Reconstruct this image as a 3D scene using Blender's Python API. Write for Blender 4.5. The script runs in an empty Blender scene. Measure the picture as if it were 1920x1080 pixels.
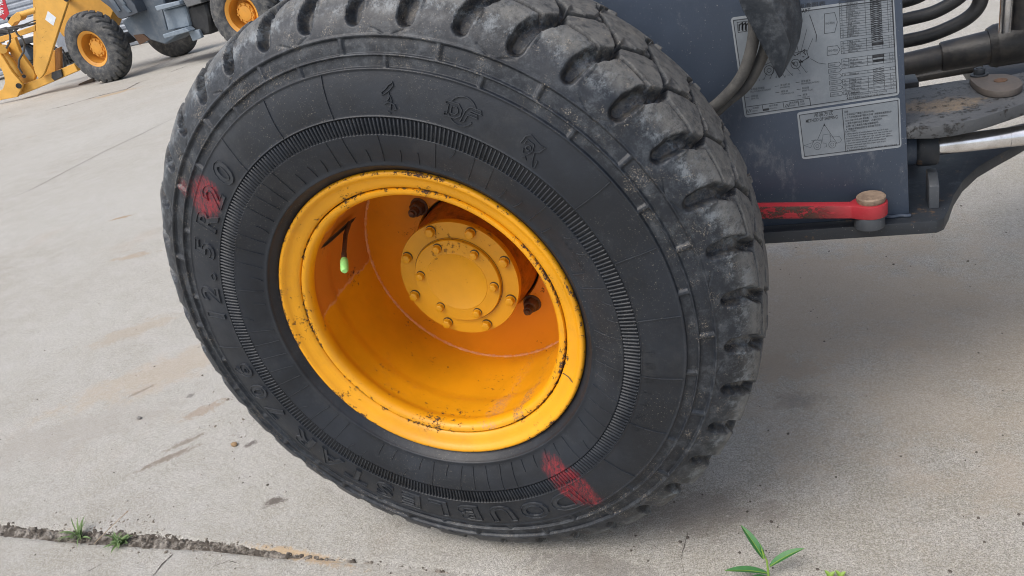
import bpy, bmesh, math, random
import numpy as np
from mathutils import Matrix, Vector
random.seed(7); rng = np.random.RandomState(7)
S = bpy.context.scene
COL = S.collection

# ------------------------------------------------------------------ camera
CAM = np.array([0.634, -0.968, 1.147])
M = np.array([[0.9239819, -0.04425299, -0.37986723], [0.30882854, -0.49952629, 0.8093815], [-0.22557121, -0.8651677, -0.44788667]])
F = 1420.0
cd = bpy.data.cameras.new('camera'); cam = bpy.data.objects.new('camera', cd); COL.objects.link(cam)
cd.sensor_width = 36; cd.lens = F / 1920 * 36; cd.clip_start = 0.02; cd.clip_end = 500
mw = Matrix.Identity(4)
for i in range(3):
    mw[i][0] = M[i][0]; mw[i][1] = -M[i][1]; mw[i][2] = -M[i][2]; mw[i][3] = CAM[i]
cam.matrix_world = mw
S.camera = cam
try: S.cycles.filter_width = 1.05; S.cycles.pixel_filter_type = 'BLACKMAN_HARRIS'
except Exception: pass
# ------------------------------------------------------------------ world, sun, exposure
SUN_EL, SUN_AZ = math.radians(56), math.radians(215)      # azimuth of the sun, clockwise from +Y
w = bpy.data.worlds.new('World'); S.world = w; w.use_nodes = True
nt = w.node_tree; nt.nodes.clear()
sky = nt.nodes.new('ShaderNodeTexSky'); sky.sky_type = 'NISHITA'; sky.sun_disc = False
sky.sun_elevation = SUN_EL; sky.sun_rotation = SUN_AZ; sky.air_density = 1.0; sky.dust_density = 4.0
bg = nt.nodes.new('ShaderNodeBackground'); bg.inputs[1].default_value = 0.15
out = nt.nodes.new('ShaderNodeOutputWorld')
hs = nt.nodes.new('ShaderNodeHueSaturation'); hs.inputs['Saturation'].default_value = 0.70
nt.links.new(sky.outputs[0], hs.inputs['Color']); nt.links.new(hs.outputs[0], bg.inputs[0]); nt.links.new(bg.outputs[0], out.inputs[0])
sd = bpy.data.lights.new('sun', 'SUN'); sd.energy = 1.10; sd.angle = math.radians(35); sd.color = (1.0, 0.965, 0.91)
so = bpy.data.objects.new('sun', sd); COL.objects.link(so)
dv = Vector((math.sin(SUN_AZ) * math.cos(SUN_EL), math.cos(SUN_AZ) * math.cos(SUN_EL), math.sin(SUN_EL)))
so.rotation_euler = dv.to_track_quat('Z', 'Y').to_euler()
so.location = (0, 0, 12)
S.view_settings.view_transform = 'Standard'; S.view_settings.look = 'None'
S.view_settings.exposure = 0.44; S.view_settings.gamma = 1; S.view_settings.use_curve_mapping = False

# ------------------------------------------------------------------ helpers
def ray(px, py): return M @ np.array([(px - 960) / F, (py - 540) / F, 1.0])
def U(px, py, Y=None, Z=None, X=None):
    """world point on the plane Y=.., Z=.. or X=.. seen at this photo position"""
    r = ray(px, py)
    if Y is not None: t = (Y - CAM[1]) / r[1]
    elif Z is not None: t = (Z - CAM[2]) / r[2]
    else: t = (X - CAM[0]) / r[0]
    return CAM + r * t
H = 0.545     # axle height of the near wheel
def UC(px, py, rad, far=False):
    """world point on the cylinder of this radius round the near axle"""
    d = ray(px, py); o = CAM - np.array([0, 0, H])
    a = d[0]**2 + d[2]**2; b = 2 * (o[0]*d[0] + o[2]*d[2]); c = o[0]**2 + o[2]**2 - rad*rad
    D = max(b*b - 4*a*c, 0); t = (-b + (1 if far else -1) * math.sqrt(D)) / (2*a)
    return CAM + d * t
def mesh(name, V, Fc, mat=None, parent=None, smooth=False, loc=None, rot=None, kind=None, attrs=None, mats=None):
    V = np.asarray(V, dtype=np.float32).reshape(-1, 3)
    me = bpy.data.meshes.new(name)
    if isinstance(Fc, np.ndarray):
        n = Fc.shape[1]
        me.vertices.add(len(V)); me.vertices.foreach_set('co', V.ravel())
        me.loops.add(Fc.size); me.loops.foreach_set('vertex_index', Fc.astype(np.int32).ravel())
        me.polygons.add(len(Fc)); me.polygons.foreach_set('loop_start', np.arange(0, Fc.size, n, dtype=np.int32))
        try: me.polygons.foreach_set('loop_total', np.full(len(Fc), n, dtype=np.int32))
        except Exception: pass
        me.update(calc_edges=True)
    else:
        me.from_pydata([tuple(map(float, v)) for v in V], [], [tuple(f) for f in Fc])
    me.validate()
    if attrs:
        for k, a in attrs.items():
            at = me.attributes.new(k, 'FLOAT', 'POINT'); at.data.foreach_set('value', np.asarray(a, dtype=np.float32).ravel())
    if smooth: me.polygons.foreach_set('use_smooth', [True] * len(me.polygons))
    if mat: me.materials.append(mat)
    o = bpy.data.objects.new(name, me); COL.objects.link(o)
    if parent: o.parent = parent
    if loc is not None: o.location = loc
    if rot is not None: o.rotation_euler = rot
    if kind: o['kind'] = kind
    return o
def empty(name, loc, label, cat, group=None):
    o = bpy.data.objects.new(name, None); COL.objects.link(o); o.location = loc; o.empty_display_size = .1
    o['label'] = label; o['category'] = cat
    if group: o['group'] = group
    return o
def tag(o, label, cat, group=None):
    o['label'] = label; o['category'] = cat
    if group: o['group'] = group
    return o
class MB:
    """collects simple shapes into one mesh"""
    def __init__(s): s.V = []; s.F = []
    def add(s, V, Fc):
        n = len(s.V); s.V += [tuple(map(float, v)) for v in V]; s.F += [tuple(int(i) + n for i in f) for f in Fc]; return s
    def box(s, lo, hi):
        x0, y0, z0 = lo; x1, y1, z1 = hi
        return s.add([(x0,y0,z0),(x1,y0,z0),(x1,y1,z0),(x0,y1,z0),(x0,y0,z1),(x1,y0,z1),(x1,y1,z1),(x0,y1,z1)],
                     [(0,3,2,1),(4,5,6,7),(0,1,5,4),(1,2,6,5),(2,3,7,6),(3,0,4,7)])
    def tube(s, P, r, n=10, cap=True):
        P = [Vector(p) for p in P]; m = len(P)
        rr = r if hasattr(r, '__len__') else [r] * m
        T = [(P[min(i+1, m-1)] - P[max(i-1, 0)]).normalized() for i in range(m)]
        a = Vector((0, 0, 1)) if abs(T[0].z) < .9 else Vector((1, 0, 0))
        u = T[0].cross(a).normalized(); V = []
        for i in range(m):
            u = (u - T[i] * u.dot(T[i])).normalized(); v = T[i].cross(u)
            for k in range(n):
                t = 2*math.pi*k/n; V.append(P[i] + (u*math.cos(t) + v*math.sin(t)) * rr[i])
        Fc = [(i*n+k, i*n+(k+1) % n, (i+1)*n+(k+1) % n, (i+1)*n+k) for i in range(m-1) for k in range(n)]
        if cap: Fc += [tuple(reversed(range(n))), tuple(range((m-1)*n, m*n))]
        return s.add(V, Fc)
    def prism(s, pts, d):
        """pts: 3D polygon; d: extrusion vector"""
        n = len(pts); P = [Vector(p) for p in pts]; d = Vector(d)
        return s.add(P + [p + d for p in P], [tuple(range(n)), tuple(reversed(range(n, 2*n)))] + [(i, i+n, (i+1) % n + n, (i+1) % n) for i in range(n)])
    def build(s, name, mat, parent=None, smooth=False, bevel=0, seg=2, **k):
        o = mesh(name, s.V, s.F, mat, parent, smooth, **k)
        bm = bmesh.new(); bm.from_mesh(o.data); bmesh.ops.recalc_face_normals(bm, faces=bm.faces)
        if bevel:
            es = [e for e in bm.edges if len(e.link_faces) == 2 and e.calc_face_angle(0) > .5]
            bmesh.ops.bevel(bm, geom=es, offset=bevel, segments=seg, affect='EDGES', profile=.5, clamp_overlap=True)
        bm.to_mesh(o.data); bm.free()
        if smooth or bevel:
            for p in o.data.polygons: p.use_smooth = True
            try: o.data.set_sharp_from_angle(angle=math.radians(38))
            except Exception: pass
        return o
def lathe(name, prof, mat, parent, n=160, loc=(0, 0, 0), sharp=35, closed=False, edge=None, a0=0, a1=360):
    """prof: list of (radius, y); spun round the Y axis"""
    P = np.array(prof, float); full = (a1 - a0) >= 360
    t = np.radians(np.linspace(a0, a1, n, endpoint=not full))
    V = np.stack([P[:, 0][None] * np.cos(t)[:, None], np.repeat(P[:, 1][None], len(t), 0), P[:, 0][None] * np.sin(t)[:, None]], -1)
    m = len(P); k = len(t); I = np.arange(k if full else k-1); J = np.arange(m if closed else m-1)
    i, j = np.meshgrid(I, J, indexing='ij'); i2 = (i+1) % k; j2 = (j+1) % m
    Fc = np.stack([i*m+j, i2*m+j, i2*m+j2, i*m+j2], -1).reshape(-1, 4)
    at = None
    if edge is not None: at = {'edge': np.repeat(np.array(edge, float)[None], k, 0).ravel()}
    o = mesh(name, V.reshape(-1, 3), Fc, mat, parent, True, loc=loc, attrs=at)
    try: o.data.set_sharp_from_angle(angle=math.radians(sharp))
    except Exception: pass
    return o
def disc_fan(mb, c, r0, r1, y0, y1): pass
def hexa(mb, c, r, y0, y1, n=6, a=0.0, dome=0.0):
    """hex head whose axis is Y"""
    cx, cz = c; R_ = lambda rr, y: [(cx + rr*math.cos(a + 2*math.pi*k/n), y, cz + rr*math.sin(a + 2*math.pi*k/n)) for k in range(n)]
    V = R_(r, y1) + R_(r, y0 + (y1-y0)*.18) + R_(r*.86, y0)
    Fc = [(i, (i+1) % n, n+(i+1) % n, n+i) for i in range(n)] + [(n+i, n+(i+1) % n, 2*n+(i+1) % n, 2*n+i) for i in range(n)] + [tuple(range(2*n, 3*n))]
    return mb.add(V, Fc)

# ------------------------------------------------------------------ materials
class NT:
    def __init__(s, name):
        s.m = bpy.data.materials.new(name); s.m.use_nodes = True; s.t = s.m.node_tree; s.t.nodes.clear()
        s.o = s.t.nodes.new('ShaderNodeOutputMaterial'); s.b = s.t.nodes.new('ShaderNodeBsdfPrincipled')
        s.t.links.new(s.b.outputs[0], s.o.inputs[0])
        s.tc = s.t.nodes.new('ShaderNodeTexCoord')
    def L(s, a, b):
        if isinstance(a, (int, float)): b.default_value = a
        elif isinstance(a, tuple): b.default_value = a if len(a) != 3 or b.type == 'VECTOR' else (*a, 1)
        else: s.t.links.new(a, b)
    def noise(s, scale, detail=4, rough=.6, vec=None, dist=0.0):
        n = s.t.nodes.new('ShaderNodeTexNoise'); s.L(vec or s.tc.outputs['Object'], n.inputs['Vector'])
        n.inputs['Scale'].default_value = scale; n.inputs['Detail'].default_value = detail; n.inputs['Roughness'].default_value = rough; n.inputs['Distortion'].default_value = dist
        return n.outputs[0]
    def voro(s, scale, vec=None, feature='F1', out=0, rnd=1.0):
        n = s.t.nodes.new('ShaderNodeTexVoronoi'); n.feature = feature; s.L(vec or s.tc.outputs['Object'], n.inputs['Vector'])
        n.inputs['Scale'].default_value = scale; n.inputs['Randomness'].default_value = rnd
        return n.outputs[out]
    def math(s, op, a, b=0.0, c=None, clamp=False):
        n = s.t.nodes.new('ShaderNodeMath'); n.operation = op; n.use_clamp = clamp
        s.L(a, n.inputs[0]); s.L(b, n.inputs[1])
        if c is not None: s.L(c, n.inputs[2])
        return n.outputs[0]
    def step(s, v, lo, hi):
        n = s.t.nodes.new('ShaderNodeMapRange'); n.interpolation_type = 'SMOOTHSTEP'
        s.L(v, n.inputs[0]); s.L(lo, n.inputs[1]); s.L(hi, n.inputs[2]); n.inputs[3].default_value = 0; n.inputs[4].default_value = 1
        return n.outputs[0]
    def mix(s, f, a, b):
        n = s.t.nodes.new('ShaderNodeMix'); n.data_type = 'RGBA'; n.clamp_factor = True
        s.L(f, n.inputs[0]); s.L(a, n.inputs[6]); s.L(b, n.inputs[7]); return n.outputs[2]
    def attr(s, name):
        n = s.t.nodes.new('ShaderNodeAttribute'); n.attribute_name = name; return n.outputs['Fac']
    def sep(s, vec=None):
        n = s.t.nodes.new('ShaderNodeSeparateXYZ'); s.L(vec or s.tc.outputs['Object'], n.inputs[0]); return n.outputs
    def mapv(s, scale=(1, 1, 1), rot=(0, 0, 0), loc=(0, 0, 0), vec=None):
        n = s.t.nodes.new('ShaderNodeMapping'); s.L(vec or s.tc.outputs['Object'], n.inputs[0])
        n.inputs['Location'].default_value = loc; n.inputs['Rotation'].default_value = rot; n.inputs['Scale'].default_value = scale; return n.outputs[0]
    def spot(s, c, size, ang=0.0, axes='xz', nscale=40, namp=.5, soft=.25, vec=None):
        """irregular blot: 1 inside, 0 outside. c, size in metres in the given plane"""
        X = s.sep(vec); a = X[{'x': 0, 'y': 1, 'z': 2}[axes[0]]]; b = X[{'x': 0, 'y': 1, 'z': 2}[axes[1]]]
        a = s.math('SUBTRACT', a, float(c[0])); b = s.math('SUBTRACT', b, float(c[1]))
        ca, sa = math.cos(ang), math.sin(ang)
        u = s.math('ADD', s.math('MULTIPLY', a, ca/size[0]), s.math('MULTIPLY', b, sa/size[0]))
        v = s.math('ADD', s.math('MULTIPLY', a, -sa/size[1]), s.math('MULTIPLY', b, ca/size[1]))
        d = s.math('SQRT', s.math('ADD', s.math('MULTIPLY', u, u), s.math('MULTIPLY', v, v)))
        n = s.math('SUBTRACT', s.noise(nscale, 6, .8, vec), .5)
        d = s.math('ADD', d, s.math('MULTIPLY', n, namp*5))
        return s.math('SUBTRACT', 1.0, s.step(d, 1-soft, 1+soft))
    def bump(s, h, dist=.001, strength=1.0, prev=None):
        n = s.t.nodes.new('ShaderNodeBump'); n.inputs['Strength'].default_value = strength; n.inputs['Distance'].default_value = dist
        s.L(h, n.inputs['Height'])
        if prev is not None: s.L(prev, n.inputs['Normal'])
        return n.outputs[0]
    def done(s, col, rough, metal=0.0, normal=None, spec=.5):
        s.L(col, s.b.inputs['Base Color']); s.L(rough, s.b.inputs['Roughness']); s.L(metal, s.b.inputs['Metallic'])
        s.b.inputs['Specular IOR Level'].default_value = spec
        if normal is not None: s.L(normal, s.b.inputs['Normal'])
        return s.m
def paint(name, base, rust=(.07, .035, .02), chips=.5, rough=.4, dirt=(.25, .2, .14), dirtamt=.25, dark=None, scale=1.0, extra=None):
    n = NT(name)
    col = n.mix(n.step(n.noise(6*scale, 4), .35, .75), base, tuple(min(1, c*.8) for c in base))
    col = n.mix(n.math('MULTIPLY', n.step(n.noise(22*scale, 6, .75), .55, .8), dirtamt), col, dirt)
    chip = n.step(n.noise(60*scale, 6, .75), .735 - .05*chips, .75 - .05*chips)
    ed = n.attr('edge')
    ech = n.step(n.math('ADD', n.math('ADD', n.noise(85*scale, 6, .85), n.math('MULTIPLY', n.math('SUBTRACT', n.noise(9*scale, 3), .5), .55)), n.math('MULTIPLY', ed, .135*chips)), .67, .69)
    chip = n.math('MAXIMUM', n.math('MULTIPLY', chip, .9), ech)
    if extra: col = extra(n, col)
    col = n.mix(chip, col, rust)
    r = n.math('ADD', n.math('MULTIPLY', chip, .4), n.math('ADD', rough, n.math('MULTIPLY', n.noise(40*scale, 3), .15)))
    nm = n.bump(n.math('SUBTRACT', n.math('MULTIPLY', n.noise(180*scale, 4), .4), n.math('MULTIPLY', chip, 1.0)), .0006)
    return n.done(col, r, 0.0, nm)
def simple(name, col, rough=.6, metal=0.0, col2=None, scale=30, bump=.0004, bscale=150, lo=.4, hi=.7):
    n = NT(name)
    c = n.mix(n.step(n.noise(scale, 6, .7), lo, hi), col, col2 if col2 else tuple(c*.75 for c in col))
    return n.done(c, n.math('ADD', rough - .08, n.math('MULTIPLY', n.noise(scale*2, 3), .16)), metal, n.bump(n.noise(bscale, 5, .7), bump))

# rubber of the near tyre
red1 = U(383, 372, Y=-.028); red2 = U(1072, 908, Y=-.028); red2b = U(1040, 880, Y=-.028); red_a, red_b = U(1035, 868, Y=-.028), U(1122, 952, Y=-.028)
RAN = math.atan2(red_b[2] - red_a[2], red_b[0] - red_a[0]); red3 = U(344, 352, Y=-.012)
def rubber(name, dusty=1.0, reds=False, worn=0.0):
    n = NT(name)
    X = n.sep(); r2 = n.math('SQRT', n.math('ADD', n.math('MULTIPLY', X[0], X[0]), n.math('MULTIPLY', X[2], X[2])))
    base = n.mix(n.step(n.noise(7, 6, .7), .35, .65), (.0060, .0085, .0130), (.0120, .0165, .0245))
    if worn: base = n.mix(n.math('MULTIPLY', n.step(n.noise(50, 5, .75), .3, .7), worn), base, (.060, .066, .074))
    scuff = n.step(n.noise(38, 8, .85), .54, .72)                       # grey scuffing
    base = n.mix(n.math('MULTIPLY', scuff, .30), base, (.060, .068, .078))
    haze = n.step(n.noise(4.5, 6, .75, n.mapv((1, 1, 1), loc=(4, 0, 2))), .50, .72)
    base = n.mix(n.math('MULTIPLY', haze, .30), base, (.060, .062, .064))
    sh = n.step(r2, .437, .455)                                         # shoulder region gathers dust
    dust = n.attr('dust')                                               # 1 on the worn tread tops
    t1 = n.step(n.noise(40, 8, .85), .45, .70)
    base = n.mix(n.math('MULTIPLY', n.math('MULTIPLY', sh, t1), .48*dusty), base, (.13, .145, .16))
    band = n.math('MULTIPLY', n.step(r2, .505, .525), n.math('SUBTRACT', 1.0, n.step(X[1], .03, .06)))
    t2 = n.step(n.noise(34, 8, .85, n.mapv((1, .45, 1))), .47, .62)      # polished wear plus bluish sky highlight painted along the shoulder
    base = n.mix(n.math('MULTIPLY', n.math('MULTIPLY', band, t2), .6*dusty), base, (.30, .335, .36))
    top = n.math('MULTIPLY', dust, n.step(n.noise(60, 8, .85), .30, .60))
    base = n.mix(n.math('MULTIPLY', top, .92*dusty), base, n.mix(n.noise(22, 5), (.195, .19, .172), (.115, .12, .125)))
    crumbs = n.math('MULTIPLY', n.step(n.noise(24, 5, .75), .50, .68), n.step(n.noise(430, 5, .8), .545, .60))
    base = n.mix(n.math('MULTIPLY', n.math('MULTIPLY', crumbs, sh), .8*dusty), base, (.42, .36, .28))
    pk = n.attr('pocket')
    base = n.mix(n.math('MULTIPLY', n.math('MULTIPLY', pk, n.step(n.noise(90, 6, .85), .46, .58)), .6), base, (.10, .088, .072))
    sp = n.math('MULTIPLY', n.step(n.noise(5, 2), .45, .6), n.step(n.noise(420, 3, .7), .63, .68))
    base = n.mix(n.math('MULTIPLY', sp, .6), base, (.3, .27, .22))
    for sc_, rt in ((11, .6), (9, -.9), (13, 2.1)):                     # long fine scratches
        sc = n.math('MULTIPLY', n.step(n.noise(6, 2, vec=n.mapv(loc=(rt*9, 0, 3))), .50, .62), n.step(n.noise(16, 8, .9, n.mapv((1, 1, sc_), (0, rt, 0))), .655, .70))
        base = n.mix(n.math('MULTIPLY', sc, .45), base, (.22, .22, .215))
    rough = n.math('ADD', .30, n.math('ADD', n.math('MULTIPLY', n.noise(60, 6, .8), .22), n.math('MULTIPLY', n.noise(6, 4), .14)))
    rough = n.math('ADD', rough, n.math('MULTIPLY', dust, .22))
    if reds:
        ms = None
        for c, sz, an, fa in ((red1, (.036, .033), .4, 1.0), (red2, (.062, .029), RAN, 1.0), (red2b, (.028, .024), RAN, .6), (red3, (.010, .016), 0, .45)):
            m = n.math('MULTIPLY', n.spot((c[0], c[2] - H), sz, an, 'xz', 46, .20, .2), fa)
            ms = m if ms is None else n.math('MAXIMUM', ms, m)
        ms = n.math('MULTIPLY', ms, n.step(n.noise(90, 8, .9, n.mapv((2.6, 1, .8), (0, .75, 0))), .43, .56))
        ms = n.math('MULTIPLY', ms, n.math('LESS_THAN', X[1], .02)); ms = n.math('MULTIPLY', ms, n.math('SUBTRACT', 1.0, n.math('MULTIPLY', n.step(n.noise(300, 4, .8), .50, .56), .4)))
        base = n.mix(n.math('MULTIPLY', ms, .92), base, n.mix(n.noise(60, 5), (.36, .020, .030), (.20, .015, .022)))
    nm = n.bump(n.noise(420, 6, .75), .0005, .5)
    nm = n.bump(n.noise(60, 6, .75), .0013, .5, nm)
    return n.done(base, rough, 0.0, nm, .5)
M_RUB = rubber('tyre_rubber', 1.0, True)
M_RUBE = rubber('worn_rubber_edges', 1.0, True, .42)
M_RUB2 = simple('background_tyre_rubber', (.038, .042, .048), .7, 0, (.15, .145, .135), 14, .004, 60, .35, .75)

vs = U(608, 520, Y=.06)
def barrel_extra(n, col):
    # faded older coat round the valve and rust scratches on the rim wall
    p = n.spot((-.205, .62 - H), (.075, .11), .55, 'xz', 22, .09, .05)
    edge = n.math('MULTIPLY', n.step(p, .02, .35), n.math('SUBTRACT', 1.0, n.step(p, .6, .98)))
    lft = n.math('MULTIPLY', n.math('LESS_THAN', n.sep()[0], -.09), n.math('GREATER_THAN', n.sep()[1], .040))
    col = n.mix(n.math('MULTIPLY', n.math('MULTIPLY', p, lft), .7), col, (.50, .15, .03))
    col = n.mix(n.math('MULTIPLY', n.math('MULTIPLY', edge, lft), .6), col, (.66, .38, .24))
    X = n.sep()
    for cx, cz, sx, sz, an, c2, am in ((.085, -.195, .022, .008, .3, (.30, .10, .01), .8), (.118, -.203, .012, .009, .5, (.16, .12, .12), .8),
                                       (.055, -.232, .018, .006, .1, (.45, .25, .15), .7), (.02, -.205, .012, .006, .2, (.5, .3, .2), .5)):
        q = n.spot((cx, cz), (sx, sz), an, 'xz', 130, .9, .3); q = n.math('MULTIPLY', q, n.step(n.noise(210, 6, .85), .47, .55))
        col = n.mix(n.math('MULTIPLY', q, am), col, c2)
    return col
M_RIM = paint('orange_rim_paint', (.82, .365, .005), rust=(.075, .038, .026), chips=1.0, rough=.36, dirt=(.46, .19, .06), dirtamt=.42, extra=barrel_extra)
M_DISC = paint('orange_wheel_disc_paint', (.74, .27, .003), chips=.25, rough=.36, dirt=(.4, .13, .02), dirtamt=.3)
M_HUB = paint('ochre_hub_paint', (.66, .30, .003), rust=(.22, .11, .02), chips=.1, rough=.36, dirt=(.35, .19, .03), dirtamt=.3)
M_DRUM = simple('oily_brown_drum', (.36, .115, .008), .42, 0, (.15, .05, .012), 45, .0012, 160)
M_RUST = simple('rusty_brown_steel', (.075, .04, .022), .7, 0, (.14, .075, .04), 90, .0012, 300)
M_BLACK = simple('black_gap', (.006, .006, .006), .9)
M_WELD = simple('painted_weld', (.75, .36, .16), .5, 0, (.72, .26, .03), 60, .002, 220)
M_SLATE = None
def slate(name, base=(.040, .055, .082), dusty=.6, rust=.0):
    n = NT(name)
    col = n.mix(n.step(n.noise(3.2, 5, .65), .3, .75), base, tuple(c*1.5 for c in base))
    col = n.mix(n.math('MULTIPLY', n.step(n.noise(16, 7, .8, n.mapv((1, 1, .45))), .53, .75), dusty), col, (.21, .22, .235))
    spk = n.step(n.noise(330, 3, .6), .70, .73)
    col = n.mix(n.math('MULTIPLY', spk, .7), col, (.42, .41, .38))
    sc = n.math('MULTIPLY', n.step(n.noise(7, 2), .52, .7), n.step(n.noise(10, 8, .9, n.mapv((1, 1, 9), (0, .7, 0))), .67, .70))
    col = n.mix(n.math('MULTIPLY', sc, .5), col, (.3, .3, .3))
    if rust:
        rr = n.step(n.noise(34, 7, .8), .62 - rust*.1, .68 - rust*.1)
        col = n.mix(n.math('MULTIPLY', rr, .8), col, (.10, .065, .04))
    chip = n.step(n.math('ADD', n.noise(120, 5, .8), n.math('MULTIPLY', n.attr('edge'), .2)), .70, .72)
    col = n.mix(n.math('MULTIPLY', chip, .6), col, (.025, .02, .018))
    nm = n.bump(n.noise(260, 5, .7), .0005, .7); nm = n.bump(n.noise(14, 3), .003, .25, nm)
    return n.done(col, n.math('ADD', .36, n.math('MULTIPLY', n.noise(26, 4), .3)), 0.0, nm, .5)
M_SLATE = slate('slate_blue_machine_paint')
M_SLATE2 = slate('dusty_slate_paint', (.085, .092, .10), .6, .5)
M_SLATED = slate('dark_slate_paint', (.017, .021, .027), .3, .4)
M_LUGP = slate('worn_hitch_plate_paint', (.055, .062, .072), .6, .3)
M_CHROME = simple('chromed_steel', (.86, .86, .87), .24, 1.0, (.52, .5, .48), 8, .0001, 60)
M_HOSE = simple('black_hydraulic_hose', (.014, .015, .016), .42, 0, (.03, .03, .03), 40, .0006, 500)
M_HOSEG = simple('dusty_grey_hose', (.085, .083, .078), .75, 0, (.05, .05, .05), 35, .0009, 260)
M_SHAFT = simple('black_driveshaft_paint', (.012, .013, .015), .45, 0, (.04, .036, .032), 20, .0008, 120)
M_FLAP = simple('worn_rubber_flap', (.026, .031, .038), .4, 0, (.10, .112, .125), 26, .0008, 90, .45, .75)
def redbar():
    n = NT('chipped_red_paint')
    col = n.mix(n.noise(9, 5), (.42, .034, .046), (.30, .018, .026))
    col = n.mix(n.math('MULTIPLY', n.step(n.noise(30, 6, .8), .55, .75), .35), col, (.62, .16, .17))
    X = n.sep()
    side = n.math('LESS_THAN', X[1], .3755)
    ch = n.step(n.noise(40, 8, .85, n.mapv((.7, 1, 1.3))), .475, .49)
    reg = n.math('MULTIPLY', n.step(X[0], .50, .54), n.math('SUBTRACT', 1.0, n.step(X[0], .61, .69)))
    ch1 = n.math('MULTIPLY', n.math('MULTIPLY', ch, side), reg)
    ch2 = n.step(n.math('ADD', n.noise(95, 6, .8), n.math('MULTIPLY', n.attr('edge'), .1)), .69, .70)
    ch = n.math('MAXIMUM', ch1, ch2)
    col = n.mix(ch, col, n.mix(n.noise(120, 4), (.035, .022, .018), (.10, .05, .035)))
    return n.done(col, n.math('ADD', .42, n.math('MULTIPLY', ch, .35)), 0.0, n.bump(n.math('SUBTRACT', n.math('MULTIPLY', n.noise(160, 4), .3), ch), .0009))
M_RED = redbar()
M_LABEL = simple('grey_label_film', (.165, .19, .215), .42, 0, (.215, .24, .265), 14, .0002, 90)
M_LABELB = simple('pale_label_border', (.26, .285, .31), .45, 0, (.20, .225, .25), 30, .0002, 90)
M_INK = simple('black_print', (.016, .018, .024), .5, 0, (.035, .04, .046), 60)
M_INK2 = simple('faded_print', (.10, .115, .13), .5, 0, (.17, .18, .2), 90)
M_YEL = paint('yellow_loader_paint', (.72, .39, .07), chips=.9, rough=.45, dirt=(.32, .2, .09), dirtamt=.45, scale=.45)
M_YEL2 = paint('yellow_background_rim_paint', (.68, .31, .04), chips=.5, rough=.5, dirt=(.35, .19, .07), dirtamt=.6, scale=.6)
M_BSLATE = simple('faded_blue_grey_paint', (.075, .10, .13), .55, 0, (.15, .17, .19), 3.2, .002, 20)
M_BLGREY = simple('light_blue_grey_paint', (.24, .29, .34), .55, 0, (.14, .18, .23), 5, .002, 20)
M_DARK = simple('dark_steel', (.02, .022, .025), .6, 0, (.05, .05, .05), 7)
M_WHITE = simple('white_paint', (.72, .74, .76), .5, 0, (.6, .62, .66), 20)
M_GREEN = None
def leafmat(name, c1, c2, trans=.25):
    n = NT(name)
    col = n.mix(n.noise(90, 4), c1, c2)
    n.b.inputs['Transmission Weight'].default_value = 0
    t = n.t.nodes.new('ShaderNodeBsdfTranslucent'); n.L(col, t.inputs[0])
    mx = n.t.nodes.new('ShaderNodeMixShader'); mx.inputs[0].default_value = trans
    n.L(col, n.b.inputs['Base Color']); n.b.inputs['Roughness'].default_value = .45
    n.t.links.new(n.b.outputs[0], mx.inputs[1]); n.t.links.new(t.outputs[0], mx.inputs[2]); n.t.links.new(mx.outputs[0], n.o.inputs[0])
    return n.m
M_LEAF = leafmat('willow_leaf_green', (.045, .17, .05), (.08, .26, .08))
M_STEM = leafmat('yellow_green_stem', (.22, .38, .06), (.30, .45, .08))
M_GRASS = leafmat('weed_green', (.13, .22, .08), (.26, .36, .15))
M_STRAW = simple('dry_straw', (.42, .33, .22), .8, 0, (.3, .22, .14), 60)

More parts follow.
